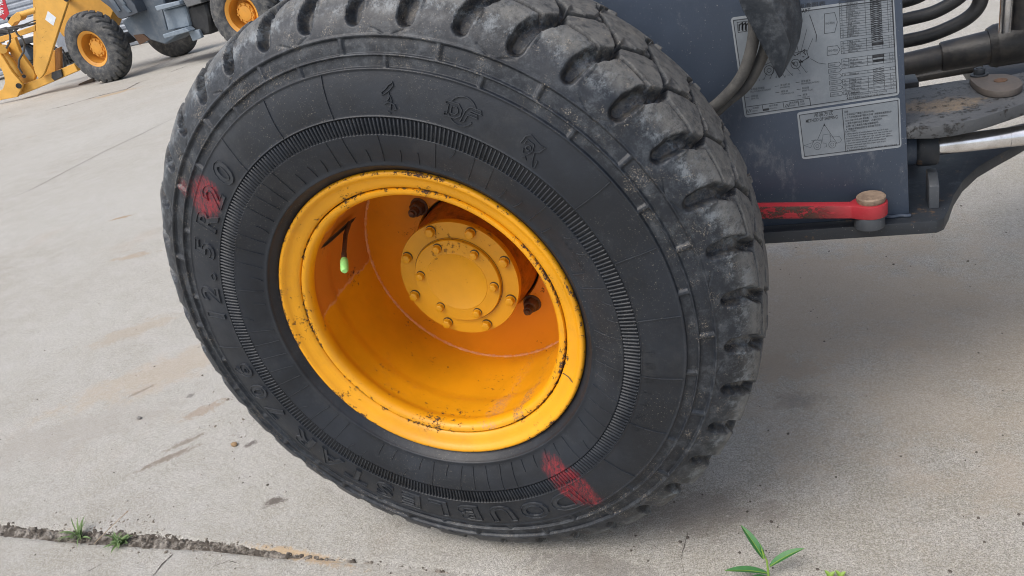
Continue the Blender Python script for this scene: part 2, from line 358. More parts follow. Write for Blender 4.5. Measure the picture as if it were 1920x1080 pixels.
# ------------------------------------------------------------------ ground
def concrete():
    n = NT('worn_concrete')
    P = n.tc.outputs['Object']
    base = n.mix(n.step(n.noise(.7, 5, .6), .3, .7), (.355, .332, .278), (.440, .428, .382))
    base = n.mix(n.math('MULTIPLY', n.step(n.noise(2.3, 6, .7, n.mapv((1, 2.2, 1), (0, 0, .5))), .45, .75), .55), base, (.48, .465, .44))
    base = n.mix(n.math('MULTIPLY', n.step(n.noise(5.5, 7, .75, n.mapv((1, 1.6, 1), (0, 0, .9), (3, 1, 0))), .54, .74), .38), base, (.27, .235, .195))
    base = n.mix(n.math('MULTIPLY', n.step(n.noise(1.7, 4, .6, n.mapv(loc=(7, 2, 0))), .58, .72), .4), base, (.41, .32, .235))
    # light scraped streaks
    st = n.step(n.noise(3.0, 7, .8, n.mapv((.5, 5, 1), (0, 0, -.35))), .60, .78)
    base = n.mix(n.math('MULTIPLY', st, .55), base, (.60, .59, .57))
    mt = n.step(n.noise(11, 7, .8), .42, .62); base = n.mix(n.math('MULTIPLY', mt, .42), base, (.52, .505, .48))
    mt = n.step(n.noise(17, 7, .85, n.mapv(loc=(5, 5, 0))), .54, .68); base = n.mix(n.math('MULTIPLY', mt, .5), base, (.20, .178, .15))
    g = n.noise(190, 6, .85); g2 = n.noise(480, 4, .8)
    base = n.mix(n.math('MULTIPLY', n.step(g, .44, .56), .5), base, (.56, .54, .505))
    base = n.mix(n.math('MULTIPLY', n.math('SUBTRACT', 1.0, n.step(g2, .40, .47)), .7), base, (.11, .098, .085))
    def scaled(col, k):
        v = n.t.nodes.new('ShaderNodeVectorMath'); v.operation = 'SCALE'; n.t.links.new(col, v.inputs[0]); v.inputs['Scale'].default_value = k; return v.outputs[0]
    gr = n.step(n.noise(330, 2, .5), .36, .64)
    base = n.mix(gr, scaled(base, .80), scaled(base, 1.17))
    gr = n.step(n.noise(95, 3, .6), .36, .64)
    base = n.mix(gr, scaled(base, .91), scaled(base, 1.08))
    pits = n.math('MULTIPLY', n.step(n.noise(3, 3), .42, .6), n.math('SUBTRACT', 1.0, n.step(n.voro(55), .04, .09)))
    base = n.mix(n.math('MULTIPLY', pits, .7), base, (.10, .088, .075))
    # stains and other ground tints: place, size, direction, colour, strength
    def G(px, py): return U(px, py, Z=0)[:2]
    SP = [((515, 940), (.024, .014), .5, (.12, .10, .085), .85, 60), ((312, 860), (.075, .012), .75, (.20, .155, .115), .7, 50), ((345, 830), (.05, .010), .8, (.20, .155, .115), .6, 50),
          ((265, 733), (.045, .008), .9, (.15, .135, .12), .8, 40), ((228, 408), (.07, .018), .4, (.33, .235, .14), .8, 25), ((380, 770), (.06, .025), .8, (.33, .24, .165), .55, 40),
          ((250, 480), (.10, .03), .3, (.37, .28, .19), .55, 22), ((560, 1040), (.12, .012), -.1, (.52, .36, .2), .7, 40), ((250, 620), (.16, .06), .7, (.40, .33, .25), .5, 14),
          ((470, 832), (.018, .009), .8, (.12, .10, .09), .8, 60), ((357, 742), (.012, .009), 0, (.16, .15, .14), .8, 60),
          ((215, 175), (.30, .13), .35, (.42, .31, .19), .75, 6), ((1490, 750), (.05, .03), 0, (.2, .185, .165), .5, 30), ((1440, 690), (.12, .05), 0, (.31, .25, .19), .5, 20), ((1480, 560), (.4, .3), 0, (.45, .37, .28), .5, 5), ((300, 700), (.3, .10), .7, (.44, .36, .27), .5, 8), ((120, 820), (.3, .1), .5, (.36, .33, .29), .5, 9),
          ((1700, 600), (.55, .5), 0, (.43, .36, .28), .4, 5), ((1310, 960), (.14, .05), .2, (.24, .21, .18), .5, 18), ((430, 95), (.9, .4), .2, (.24, .20, .165), .6, 2.2), ((1100, 1060), (.12, .03), 0, (.17, .155, .14), .5, 30)]  # the broad brown ones right of the tyre paint the machine's shade warmer
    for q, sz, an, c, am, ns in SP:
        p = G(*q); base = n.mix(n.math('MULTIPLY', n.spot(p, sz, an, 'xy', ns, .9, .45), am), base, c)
    h = n.math('ADD', n.math('MULTIPLY', g, .7), n.math('MULTIPLY', n.noise(900, 3, .7), .3))
    nm = n.bump(h, .0030, 1.0); nm = n.bump(n.noise(24, 5, .7), .006, .35, nm); nm = n.bump(n.math('SUBTRACT', 1.0, pits), .002, .5, nm)
    return n.done(base, n.math('ADD', .78, n.math('MULTIPLY', n.noise(5), .15)), 0.0, nm, .3)
M_CON = concrete()
M_RUBBLE = simple('crumbled_joint_mortar', (.095, .08, .065), .95, 0, (.33, .30, .26), 34, .003, 300, .45, .62)
M_CRACK = simple('dark_crack', (.05, .042, .035), .95, 0, (.12, .1, .085), 60)
# the big joint runs along the lower left; ground is a sheet with a hollow along it
J = np.array([U(*q, Z=0)[:2] for q in [(-420, 950), (-140, 972), (0, 993), (120, 1004), (260, 1012), (400, 1024), (520, 1040), (640, 1050), (740, 1058), (850, 1074), (1000, 1090), (1300, 1140), (1700, 1200)]])
JW = np.array([.019, .019, .018, .020, .022, .013, .006, .0035, .0025, .0018, .0015, .0015, .0015])
def seg_d(P, A, B):
    d = B - A; t = np.clip(((P - A) @ d) / (d @ d), 0, 1); return np.linalg.norm(P - (A + t[:, None] * d), axis=1), t
def joint_d(P):
    best = np.full(len(P), 9.0); wv = np.zeros(len(P))
    for i in range(len(J) - 1):
        d, t = seg_d(P, J[i], J[i+1]); m = d < best; best[m] = d[m]; wv[m] = (JW[i] + (JW[i+1] - JW[i]) * t)[m]
    return best, wv
def axis_vals(lo, hi, step, far):
    c = list(np.arange(lo, hi + 1e-6, step)); s = step
    while c[-1] < far: s *= 1.35; c.append(c[-1] + s)
    s = step
    while c[0] > -far: s *= 1.35; c.insert(0, c[0] - s)
    return np.array(c)
gx = axis_vals(-1.9, 1.3, .008, 160); gy = axis_vals(-.42, .10, .008, 160)
GX, GY = np.meshgrid(gx, gy, indexing='ij'); P2 = np.stack([GX.ravel(), GY.ravel()], 1)
jd, jw = joint_d(P2)
gz = -0.014 * np.clip(1.15 - jd / np.maximum(jw, .004), 0, 1)
gz[jw < .005] *= .3
V = np.c_[P2, gz]; a, b = GX.shape; i, j = np.meshgrid(np.arange(a-1), np.arange(b-1), indexing='ij')
Fc = np.stack([i*b+j, (i+1)*b+j, (i+1)*b+j+1, i*b+j+1], -1).reshape(-1, 4)
mesh('ground', V, Fc, M_CON, None, True, kind='structure')
# crumbled filling of the joint
def vnoise(P, s, seed=0):
    r = np.random.RandomState(seed); T = r.rand(64, 64); q = P * s; f = np.floor(q).astype(int); u = q - f; u = u*u*(3-2*u)
    g = lambda dx, dy: T[(f[:, 0]+dx) % 64, (f[:, 1]+dy) % 64]
    return (g(0,0)*(1-u[:,0])+g(1,0)*u[:,0])*(1-u[:,1]) + (g(0,1)*(1-u[:,0])+g(1,1)*u[:,0])*u[:,1]
L_ = np.r_[0, np.cumsum(np.linalg.norm(np.diff(J, axis=0), axis=1))]
ts = np.arange(0, L_[9], .0022); cx = np.interp(ts, L_, J[:, 0]); cy = np.interp(ts, L_, J[:, 1]); cw = np.interp(ts, L_, JW)
tx = np.gradient(cx); ty = np.gradient(cy); ll = np.hypot(tx, ty); nx_, ny_ = -ty/ll, tx/ll
vv = np.linspace(-1.25, 1.25, 25)
wob = .62 + .8*vnoise(np.c_[ts, ts*0], 22, 3) + .35*vnoise(np.c_[ts, ts*0], 90, 4)
PX = cx[:, None] + nx_[:, None]*vv[None]*cw[:, None]*wob[:, None]; PY = cy[:, None] + ny_[:, None]*vv[None]*cw[:, None]*wob[:, None]
PP = np.c_[PX.ravel(), PY.ravel()]
def cells(P, s, seed):
    r = np.random.RandomState(seed); q = P*s; f = np.floor(q).astype(int); best = np.full(len(P), 9.); sec = np.full(len(P), 9.); hid = np.zeros(len(P))
    T = r.rand(97, 97, 3)
    for dx in (-1, 0, 1):
        for dy in (-1, 0, 1):
            g = f + [dx, dy]; t = T[g[:, 0] % 97, g[:, 1] % 97]; d = np.hypot(g[:, 0]+t[:, 0]-q[:, 0], g[:, 1]+t[:, 1]-q[:, 1])
            m = d < best; sec = np.where(m, best, np.minimum(sec, d)); hid = np.where(m, t[:, 2], hid); best = np.where(m, d, best)
    return sec - best, hid
e1, h1 = cells(PP * [1, 1.0] + .004*np.c_[vnoise(PP, 160, 5), vnoise(PP, 160, 6)], 75, 11)
zz = -.0075 + .0075*h1*np.clip(e1*5, 0, 1) + .0025*vnoise(PP, 500, 9) + .002*vnoise(PP, 60, 10)
fade = np.clip((1.25 - np.abs(np.tile(vv, len(ts)))) * 4, 0, 1); zz = zz*fade - .010*(1-fade)
a, b = PX.shape; i, j = np.meshgrid(np.arange(a-1), np.arange(b-1), indexing='ij')
mesh('joint_rubble', np.c_[PP, zz], np.stack([i*b+j, i*b+j+1, (i+1)*b+j+1, (i+1)*b+j], -1).reshape(-1, 4), M_RUBBLE, None, False, kind='stuff')
# ragged thin cracks
def crack(pts, w0, w1, seed, zz=.0012, mat=None):
    r = random.Random(seed); P = [U(*q, Z=0)[:2] for q in pts]; L = [np.array(p) for p in P]; out_ = []
    for a_, b_ in zip(L[:-1], L[1:]):
        k = max(2, int(np.linalg.norm(b_-a_) / max(.006, w0*1.5)));
        for q in range(k): out_.append(a_ + (b_-a_)*q/k)
    out_.append(L[-1]); V = []; n = len(out_)
    for q, p in enumerate(out_):
        d = out_[min(q+1, n-1)] - out_[max(q-1, 0)]; d = d/np.linalg.norm(d); nn = np.array([-d[1], d[0]]); t = q/(n-1)
        w = (w0 + (w1-w0)*t) * (.35 + r.random()*1.1) * (min(1, 6*t, 6*(1-t)) + .08); off = (r.random()-.5)*w0*2.2
        V.append((*(p + nn*(off+w)), zz)); V.append((*(p + nn*(off-w)), zz))
    return mesh('ground_crack', V, [(2*q, 2*q+1, 2*q+3, 2*q+2) for q in range(n-1)], mat or M_CRACK, None, False, kind='structure')
crack([(84, 208), (130, 196), (185, 180), (238, 167), (262, 154), (290, 146)], .022, .014, 1)
crack([(318, 136), (352, 123)], .016, .01, 2)
crack([(0, 380), (60, 355), (130, 318), (200, 282), (260, 254), (340, 214)], .0035, .0035, 3)
crack([(12, 222), (34, 216)], .01, .01, 4)
crack([(326, 1037), (305, 1058), (286, 1082)], .0012, .0016, 5)
crack([(390, 1075), (402, 1062), (430, 1052), (452, 1058)], .0006, .0006, 6)
crack([(1283, 1078), (1277, 1045), (1290, 1000), (1284, 1012)], .0005, .0005, 7)
crack([(152, 1078), (185, 1062), (200, 1050)], .0005, .0006, 8)
# grit, pebbles and clods
def pebbles(spots, mat, name, seed):
    r = random.Random(seed); mb = MB()
    for (x, y, s) in spots:
        n = 6; h = s*(.5+.4*r.random()); a0 = r.random()*6
        ring = lambda k, z: [(x + s*k*(.7+.6*r.random())*math.cos(a0+2*math.pi*q/n), y + s*k*(.7+.6*r.random())*math.sin(a0+2*math.pi*q/n), z) for q in range(n)]
        V = ring(1, -.0005) + ring(.95, h*.55) + [(x, y, h)]
        mb.add(V, [(q, (q+1) % n, n+(q+1) % n, n+q) for q in range(n)] + [(n+q, n+(q+1) % n, 2*n) for q in range(n)])
    return mb.build(name, mat, None, kind='stuff')
r_ = random.Random(4); sp = []
for q in range(1100):
    px, py = r_.uniform(-50, 1950), r_.uniform(350, 1090); p = U(px, py, Z=0)
    if np.hypot(p[0], 0) < .2 and abs(p[1]-.13) < .2: continue
    sp.append((p[0], p[1], r_.choice([.0009, .0012, .0018, .0028]) * r_.uniform(.6, 1.3)))
pebbles(sp[:420], simple('dark_grit', (.11, .095, .08), .9), 'dark_grit', 1)
pebbles(sp[420:], simple('pale_grit', (.42, .39, .35), .9), 'pale_grit', 2)
cl = []
for q in range(120):
    t = r_.uniform(.1, .62); px = 0 + 640*t*1.5; py = 1000 + 70*t + r_.gauss(0, 12); p = U(px, py, Z=0); cl.append((p[0], p[1], abs(r_.gauss(0, .0012)) + .0006))
for q in range(120):
    p = U(215 + r_.gauss(0, 55), 992 + r_.gauss(0, 13), Z=0); cl.append((p[0], p[1], abs(r_.gauss(0, .0013)) + .0006))
for q in range(40):
    p = U(430 + r_.gauss(0, 30), 790 + r_.gauss(0, 45), Z=0); cl.append((p[0], p[1], abs(r_.gauss(0, .0016)) + .0008))
pebbles(cl, simple('grey_brown_soil', (.16, .135, .11), .95, 0, (.26, .23, .19), 200), 'soil_crumbs', 3)
for (px, py, s, lb) in ((440, 835, .0075, 'small brown clod lying on concrete just below the tyre edge, left'), (262, 960-175+0, .006, 'grey pebble beside the dark streak on the concrete, left of the tyre')):
    p = U(px, py, Z=0); mb = MB(); rr = random.Random(px); n = 9
    V = []
    for k, (kr, kz) in enumerate(((.8, -.0005), (1.1, .004), (.8, .009), (.35, .011))):
        for q in range(n): a_ = 2*math.pi*q/n; f_ = kr*s*(.75+.5*rr.random()); V.append((f_*math.cos(a_)*1.3, f_*math.sin(a_), kz*s/.0085))
    mb.add(V, [(k*n+q, k*n+(q+1) % n, (k+1)*n+(q+1) % n, (k+1)*n+q) for k in range(3) for q in range(n)] + [tuple(range(3*n, 4*n))])
    tag(mb.build('clod' if px == 440 else 'pebble', simple('clod_brown' if px == 440 else 'pebble_grey', (.33, .22, .12) if px == 440 else (.2, .19, .18), .9), None, loc=(p[0], p[1], 0)), lb, 'stone')
# ------------------------------------------------------------------ near wheel: tyre
LOADER = empty('wheel_loader', (0, 0, 0), 'close machine with big black tyre on an orange rim and slate frame', 'wheel loader', 'wheel loaders parked on the concrete yard')
CP = [(.262, .018), (.272, .015), (.283, .006), (.2925, -.006), (.2968, -.011), (.303, -.0125), (.315, -.0175), (.33, -.0235), (.3485, -.0285), (.363, -.0300), (.378, -.0300), (.40, -.0288), (.425, -.0248), (.4426, -.0205),
      (.4612, -.0170), (.475, -.0145), (.4862, -.0110), (.495, -.0080), (.504, -.0040), (.513, .0010), (.5215, .0070), (.5290, .0140), (.5360, .0215), (.5415, .0300), (.5455, .0400), (.5485, .0540), (.5508, .0720), (.5522, .0950), (.5528, .1330)]
MID = .133
half = np.array(CP); full = np.r_[half, np.c_[half[::-1][1:, 0], 2*MID - half[::-1][1:, 1]]]
al = np.r_[0, np.cumsum(np.linalg.norm(np.diff(full, axis=0), axis=1))]
# arclength where the outer shoulder point (.5415,.030) lies -> u = .030 there
iu = 23; U0 = al[iu] - .030
def samp(step_fn):
    s = [0.0]
    while s[-1] < al[-1]: s.append(s[-1] + step_fn(s[-1]))
    s[-1] = al[-1]; return np.array(s)
def spl(x, xp, fp):
    # Catmull-Rom through the control profile
    i = np.clip(np.searchsorted(xp, x) - 1, 0, len(xp)-2); h = xp[i+1]-xp[i]; t = (x-xp[i])/h
    m = np.gradient(fp, xp); a = fp[i]; b = fp[i+1]; return (2*t**3-3*t**2+1)*a + (t**3-2*t**2+t)*h*m[i] + (-2*t**3+3*t**2)*b + (t**3-t**2)*h*m[i+1]
sA = al[np.argmin(np.abs(full[:, 0][:len(half)] - .34))]
def stepf(s):
    u = s - U0
    r_now = np.interp(s, al, full[:, 0])
    if u < 0 and (.4385 < r_now < .4905 or .3480 < r_now < .3790): return .0007
    if u < -.075: return .0020 if s > al[3] else .004
    if u < .30: return .0016
    if u < .33: return .003
    return .012
sv = samp(stepf); rv = spl(sv, al, full[:, 0]); yv = spl(sv, al, full[:, 1]); uv = sv - U0
dr = np.gradient(rv, sv); dy = np.gradient(yv, sv); nl = np.hypot(dr, dy); nr_, nyv = -dy/nl, dr/nl     # outward normal = rotate tangent
if nr_[len(nr_)//2] < 0: nr_, nyv = -nr_, -nyv
th = np.concatenate([np.arange(-66, 150, .20), np.arange(150, 294, .45)])
TH, SS = np.meshgrid(th, np.arange(len(sv)), indexing='ij')
UU = uv[SS]; RR = rv[SS]; YY = yv[SS]
def ss(x, a, b): t = np.clip((x-a)/(b-a), 0, 1); return t*t*(3-2*t)
PITCH = 9.0; KD = math.radians(1)*.55         # metres per degree on the tread
rngp = np.random.RandomState(3)
def dist_poly(TH, UU, pts, ph=0.0, per=PITCH):
    """distance to a polyline of (theta, u) repeated every `per` degrees"""
    best = np.full(TH.shape, 9.0)
    t0 = (TH - ph) % per
    for sh in (-2, -1, 0, 1, 2):
        for (a0, b0, w0), (a1, b1, w1) in zip(pts[:-1], pts[1:]):
            ax = ((a0 - ph) % per + sh*per)*KD; bx = ax + (a1 - a0)*KD
            px_ = t0*KD; d0 = bx - ax; d1 = b1 - b0; L2 = d0*d0 + d1*d1
            t = np.clip(((px_-ax)*d0 + (UU-b0)*d1)/L2, 0, 1)
            d = np.hypot(px_-ax-t*d0, UU-b0-t*d1) - (w0 + (w1-w0)*t)/2
            best = np.minimum(best, d)
    return best
tread_zone = UU > -.06
hh = np.zeros(TH.shape); pocket = np.zeros(TH.shape)
wob = .0012*np.sin(np.radians(TH*17.3)) + .0009*np.sin(np.radians(TH*41) + UU*90)
wob = wob + .0018*(vnoise(np.c_[TH.ravel()*KD, UU.ravel()], 130, 31).reshape(TH.shape) - .5) + .0014*(vnoise(np.c_[TH.ravel()*KD, UU.ravel()], 30, 33).reshape(TH.shape) - .5)
dT1 = dist_poly(TH, UU, [(39.4, -.0150, .024), (39.1, .004, .026), (38.3, .028, .023), (35.7, .064, .015)])
dZ1 = dist_poly(TH, UU, [(35.7, .066, .009), (27.3, .040, .0065), (26.7, .062, .009)])
dT2 = dist_poly(TH, UU, [(35.7, .066, .011), (36.4, .088, .011)])
dZ2 = dist_poly(TH, UU, [(36.4, .088, .010), (30.7, .142, .008), (27.4, .088, .010)])
dT3 = dist_poly(TH, UU, [(30.7, .142, .009), (33.0, .174, .010), (33.3, .205, .009)])
dZ3 = dist_poly(TH, UU, [(33.3, .205, .008), (31.4, .236, .008), (25.3, .214, .007), (24.3, .205, .008)])
dT4 = dist_poly(TH, UU, [(31.4, .236, .012), (30.2, .262, .016), (29.6, .296, .017)])
def cut(d, depth, soft, base=0.0): return depth * (1 - ss(d + wob*.6, -soft, soft*.55))
g1 = cut(dT1, .0190, .0052)
g2 = np.maximum.reduce([cut(dZ1, .0130, .0023), cut(dT2, .015, .0025), cut(dZ2, .0145, .0023), cut(dT3, .0145, .0023), cut(dZ3, .0130, .0023)])
g4 = cut(dT4, .0170, .0050)
inner_fade = ss(UU, -.036, -.020)
hh -= np.maximum.reduce([g1, g2*ss(UU, .01, .03), g4])
grv = np.maximum.reduce([g1, g2*ss(UU, .01, .03), g4])
pocket = np.clip(grv/.012, 0, 1)
# shallow wear undulation per block and rounded heel
bk = np.floor((TH - 1.8)/PITCH); hsh = (np.sin(bk*12.9898)*43758.5453) % 1
hh += (hsh - .5)*.0014*ss(UU, -.01, .03)
rowc = np.where(UU < .052, 37.2, np.where(UU < .12, 36.2, np.where(UU < .215, 32.6, 30.6)))
hh += .0042*(((rowc - TH) % PITCH)/PITCH - .6)*ss(UU, -.012, .02)*(1 - ss(UU, .262, .28))
hh += (.0009*vnoise(np.c_[TH.ravel()*KD, UU.ravel()], 48, 21) + .0003*vnoise(np.c_[TH.ravel()*KD, UU.ravel()], 190, 22)).reshape(TH.shape)*ss(UU, -.04, .0)
outer = (UU < .0)
# circular ridges and recessed boxes of the outer wall
def ridge(r0, w, h): return h*np.exp(-((RR-r0)/(w*.5))**2)*outer
hh += ridge(.2968, .0026, .0016)
hh += ridge(.3775, .0018, .0013) + ridge(.3492, .0014, .0006)
rec = (ss(RR, .3500, .3512) - ss(RR, .3755, .3767))*outer
hh -= rec*.0028
def bars(ph, w):
    d = np.abs((TH - ph + 9) % 18 - 9); return 1 - ss(d, w*.6, w)
boxI = (ss(RR, .4440, .4455) - ss(RR, .4590, .4605))*(1 - bars(6.9, .55))*outer
boxO = (ss(RR, .4625, .4640) - ss(RR, .4835, .4850))*(1 - bars(15.2, .55))*outer
hh -= boxI*.0042 + boxO*.0045
hh += ridge(.4426, .0036, .0016) + ridge(.4612, .0030, .0010) + ridge(.4865, .0034, .0014)
# fine seam from pocket ends down to the ridge
dc = dist_poly(TH, UU, [(99.3, -.030, .0008), (96.3, -.0425, .0008), (92.6, -.029, .0008)], per=18)
hh -= .0013*(1 - ss(dc, .0, .0014))*outer*(RR > .4875)
# flat patch where the tyre presses on the ground
px3 = (RR + nr_[SS]*hh); py3 = YY + nyv[SS]*hh
a = np.radians(TH); X3 = px3*np.cos(a); Z3 = px3*np.sin(a); Y3 = py3
lim = -(H - .0005); Z3 = np.where(Z3 < lim, lim + (Z3-lim)*.05, Z3)
top = ss(UU, -.008, .03)*(1-ss(UU, .24, .275))*(1-np.clip(grv/.003, 0, 1)) + .35*ss(UU, .24, .27)*(1-np.clip(grv/.003, 0, 1))
VV = np.stack([X3, Y3, Z3], -1).reshape(-1, 3)
nt_, ns_ = TH.shape; ii = np.arange(nt_); i, j = np.meshgrid(ii, np.arange(ns_-1), indexing='ij'); i2 = (i+1) % nt_
FA = np.stack([i*ns_+j, i2*ns_+j, i2*ns_+j+1, i*ns_+j+1], -1)          # [nt, ns-1, 4]
# label the raised blocks: connected islands between the grooves, from the shoulder edge inwards
cell = ((grv < .0040) & (UU > -.014) & (UU < .300))
cf = cell[:, :-1] & cell[:, 1:] & np.roll(cell, -1, 0)[:, :-1] & np.roll(cell, -1, 0)[:, 1:]
lab = np.where(cf, np.arange(cf.size).reshape(cf.shape) + 1, 0)
for it in range(400):
    m = np.maximum.reduce([lab, np.roll(lab, 1, 0), np.roll(lab, -1, 0), np.pad(lab[:, 1:], ((0, 0), (0, 1))), np.pad(lab[:, :-1], ((0, 0), (1, 0)))])
    m = np.where(cf, m, 0)
    if (m == lab).all(): break
    lab = m
ATT = {'dust': top.ravel(), 'pocket': pocket.ravel()}
def submesh(name, faces, parent, loc=None):
    u_, inv = np.unique(faces.ravel(), return_inverse=True)
    return mesh(name, VV[u_], inv.reshape(faces.shape), M_RUB, parent, True, loc=loc, attrs={k: v[u_] for k, v in ATT.items()})
ids, cnt = np.unique(lab[lab > 0], return_counts=True)
big = ids[cnt > 60]
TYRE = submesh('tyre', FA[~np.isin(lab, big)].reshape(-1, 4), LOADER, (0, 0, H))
# order by size in view is not needed: fewer than 300 blocks
for lb in big:
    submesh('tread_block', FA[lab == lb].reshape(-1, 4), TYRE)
print('tread blocks', len(big), 'tyre faces', FA.shape[0]*FA.shape[1])
# position on the outer wall
hr = half[:20, 0]; hy = half[:20, 1]
def wall(r, t, h=0.0):
    r = np.asarray(r, float); y = np.interp(r, hr, hy); dyr = (np.interp(r+.003, hr, hy) - np.interp(r-.003, hr, hy))/.006
    k = 1/np.sqrt(1 + dyr**2); nr = dyr*k; ny = -k
    rr = r + nr*h; t = np.radians(t); return np.stack([rr*np.cos(t), y + ny*h, rr*np.sin(t)], -1)
# 360 moulded ribs of the serrated band (about 7 px each): one joined part
V = []; Fc = []
for k in range(360):
    t = k + .5; b0 = len(V)
    for (r_0, hgt, wd) in ((.3505, .0006, .26), (.3520, .0018, .21), (.3745, .0018, .19), (.3758, .0006, .22)):
        for s_, hh_ in ((-wd, -.0032), (-wd*.55, hgt), (wd*.55, hgt), (wd, -.0032)): V.append(wall(r_0, t + s_, hh_))
    for q in range(3):
        for c in range(3): Fc.append((b0+q*4+c, b0+q*4+c+1, b0+(q+1)*4+c+1, b0+(q+1)*4+c))
    Fc.append((b0, b0+1, b0+2, b0+3)); Fc.append((b0+15, b0+14, b0+13, b0+12))
mesh('moulded_ribs', V, Fc, M_RUBE, TYRE, True, kind='stuff')
# hair ribs left by the mould vents
def strip(mb, pts, w, h):
    """low triangular ridge along points (r, theta)"""
    V = []; n = len(pts)
    for q, (r, t) in enumerate(pts):
        r0, t0 = pts[max(q-1, 0)]; r1, t1 = pts[min(q+1, n-1)]
        dr_, dt_ = r1-r0, math.radians(t1-t0)*r; L = math.hypot(dr_, dt_) or 1; a_, b_ = -dt_/L*w/2, dr_/L*w/2
        for s_, hh_ in ((1, -.0004), (0.35, h), (-.35, h), (-1, -.0004)): V.append(wall(r + a_*s_, t + math.degrees(b_*s_/r), hh_))
    return mb.add(V, [(q*4+c, q*4+c+1, (q+1)*4+c+1, (q+1)*4+c) for q in range(n-1) for c in range(3)])
mb = MB()
for k in range(72):
    t = 2.4 + 5*k; r0 = .3035; r1 = .349; bend = .7 + .5*math.sin(k*1.7)
    if random.random() < .25: r1 = .325
    elif random.random() < .25: r0 = .332
    strip(mb, [(r0 + (r1-r0)*q/6, t + bend*(1 - (q/6))**2) for q in range(7)], .0016, .0014)
for k in range(24):
    t = 2.4 + 15*k
    tw_ = (t+180) % 360 - 180
    if -176 < tw_ < -60 or 46 < tw_ < 79 or tw_ > 126: continue
    strip(mb, [(.3785 + (.441-.3785)*q/6, t + .5*math.sin(k+q*.6)*.3) for q in range(7)], .0019, .0018)
mb.build('vent_ribs', M_RUBE, TYRE, smooth=True, kind='stuff')
# ------------------------------------------------------------------ lettering helper
def glyphs(body, size, offset=0.0, extrude=0.0, res=3):
    c = bpy.data.curves.new('t', 'FONT'); c.body = body; c.size = size; c.offset = offset; c.extrude = extrude; c.resolution_u = res; c.align_x = 'CENTER'
    o = bpy.data.objects.new('t', c); COL.objects.link(o); dg = bpy.context.evaluated_depsgraph_get(); ev = o.evaluated_get(dg); me = ev.to_mesh()
    V = np.array([v.co[:] for v in me.vertices]).reshape(-1, 3); Fp = [tuple(p.vertices) for p in me.polygons]; ev.to_mesh_clear()
    bpy.data.objects.remove(o); bpy.data.curves.remove(c); return V, Fp
def loops_of(Fp):
    from collections import defaultdict
    cnt = defaultdict(int); dr_ = {}
    for f in Fp:
        for a_, b_ in zip(f, f[1:] + f[:1]): cnt[frozenset((a_, b_))] += 1; dr_[(a_, b_)] = 1
    nx = {}
    for (a_, b_) in dr_:
        if cnt[frozenset((a_, b_))] == 1: nx.setdefault(a_, []).append(b_)
    out_ = []
    while nx:
        def pop(k):
            l = nx[k]; v = l.pop()
            if not l: del nx[k]
            return v
        s = next(iter(nx)); lp = [s]; c = pop(s)
        while c != s and c in nx: lp.append(c); c = pop(c)
        if len(lp) > 2: out_.append(lp)
    return out_
def wall_text(body, t0, r0, size, name, xs=1.0, fill=.0006, ridge_h=.0013, lw=.0013, offset=.0, flip=False):
    """letters moulded on the tyre wall, reading clockwise, tops pointing outwards"""
    V, Fp = glyphs(body, size, offset)
    if not len(V): return
    # weld duplicates
    key = {}; mp = []
    for v in V: mp.append(key.setdefault((round(v[0], 6), round(v[1], 6)), len(key)))
    P = np.zeros((len(key), 2));
    for v, m in zip(V, mp): P[m] = v[:2]
    Fp = [tuple(mp[i] for i in f) for f in Fp]; Fp = [f for f in Fp if len(set(f)) == len(f)]
    P[:, 0] *= xs; mb = MB(); rm = r0 + size*.35
    tt = lambda x: t0 - math.degrees(x/rm)
    if fill > 0:
        W = [wall(r0 + p[1], tt(p[0]), fill) for p in P]; W2 = [wall(r0 + p[1], tt(p[0]), -.0008) for p in P]; n = len(P)
        mb.add(W, Fp)
    for lp in loops_of(Fp):
        pts = [(r0 + P[i][1], tt(P[i][0])) for i in lp]; pts = pts + [pts[0], pts[1]]
        if ridge_h > 0: strip(mb, pts, lw*2, ridge_h)
    o = mb.build(name, M_RUBE if ridge_h > 0 else M_RUB, TYRE, smooth=False); return o
for ch, t, xs in (('D', -62.5, 1.45), ('O', -72.4, 1.25), ('U', -82.4, 1.35), ('B', -91.9, 1.5), ('L', -100.9, 1.5), ('E', -109.3, 1.55), ('S', -117.6, 1.45), ('T', -126.4, 1.45), ('A', -135.2, 1.3), ('R', -144.2, 1.45),
                  ('7', -155.2, 1.15), ('0', -162.7, 1.15), ('6', -170.0, 1.15), ('1', -187.6, 1.15), ('2', -194.2, 1.15), ('.', -200.2, 1.6), ('5', -207.8, 1.15), ('R', -216.2, 1.1), ('2', -224.0, 1.15), ('0', -231.6, 1.15)):
    wall_text(ch, t, .3885, .0575, 'moulded_letter', xs, .0013, .0030, .0014, offset=.0012)
for i_, ch in enumerate('HBRAEOT'): wall_text(ch, 28.4 - i_*1.7, .3235, .0085, 'small_moulded_letter', 1, .0009, 0)
for i_, ch in enumerate('千区胎子午线轮'): wall_text(ch, -6.0 - i_*3.75, .3855, .0150, 'small_moulded_letter', 1, .0010, 0)
for i_, ch in enumerate('13KATY'): wall_text(ch, -7 - i_*1.6, .338, .0075, 'small_moulded_letter', 1, .0009, 0)
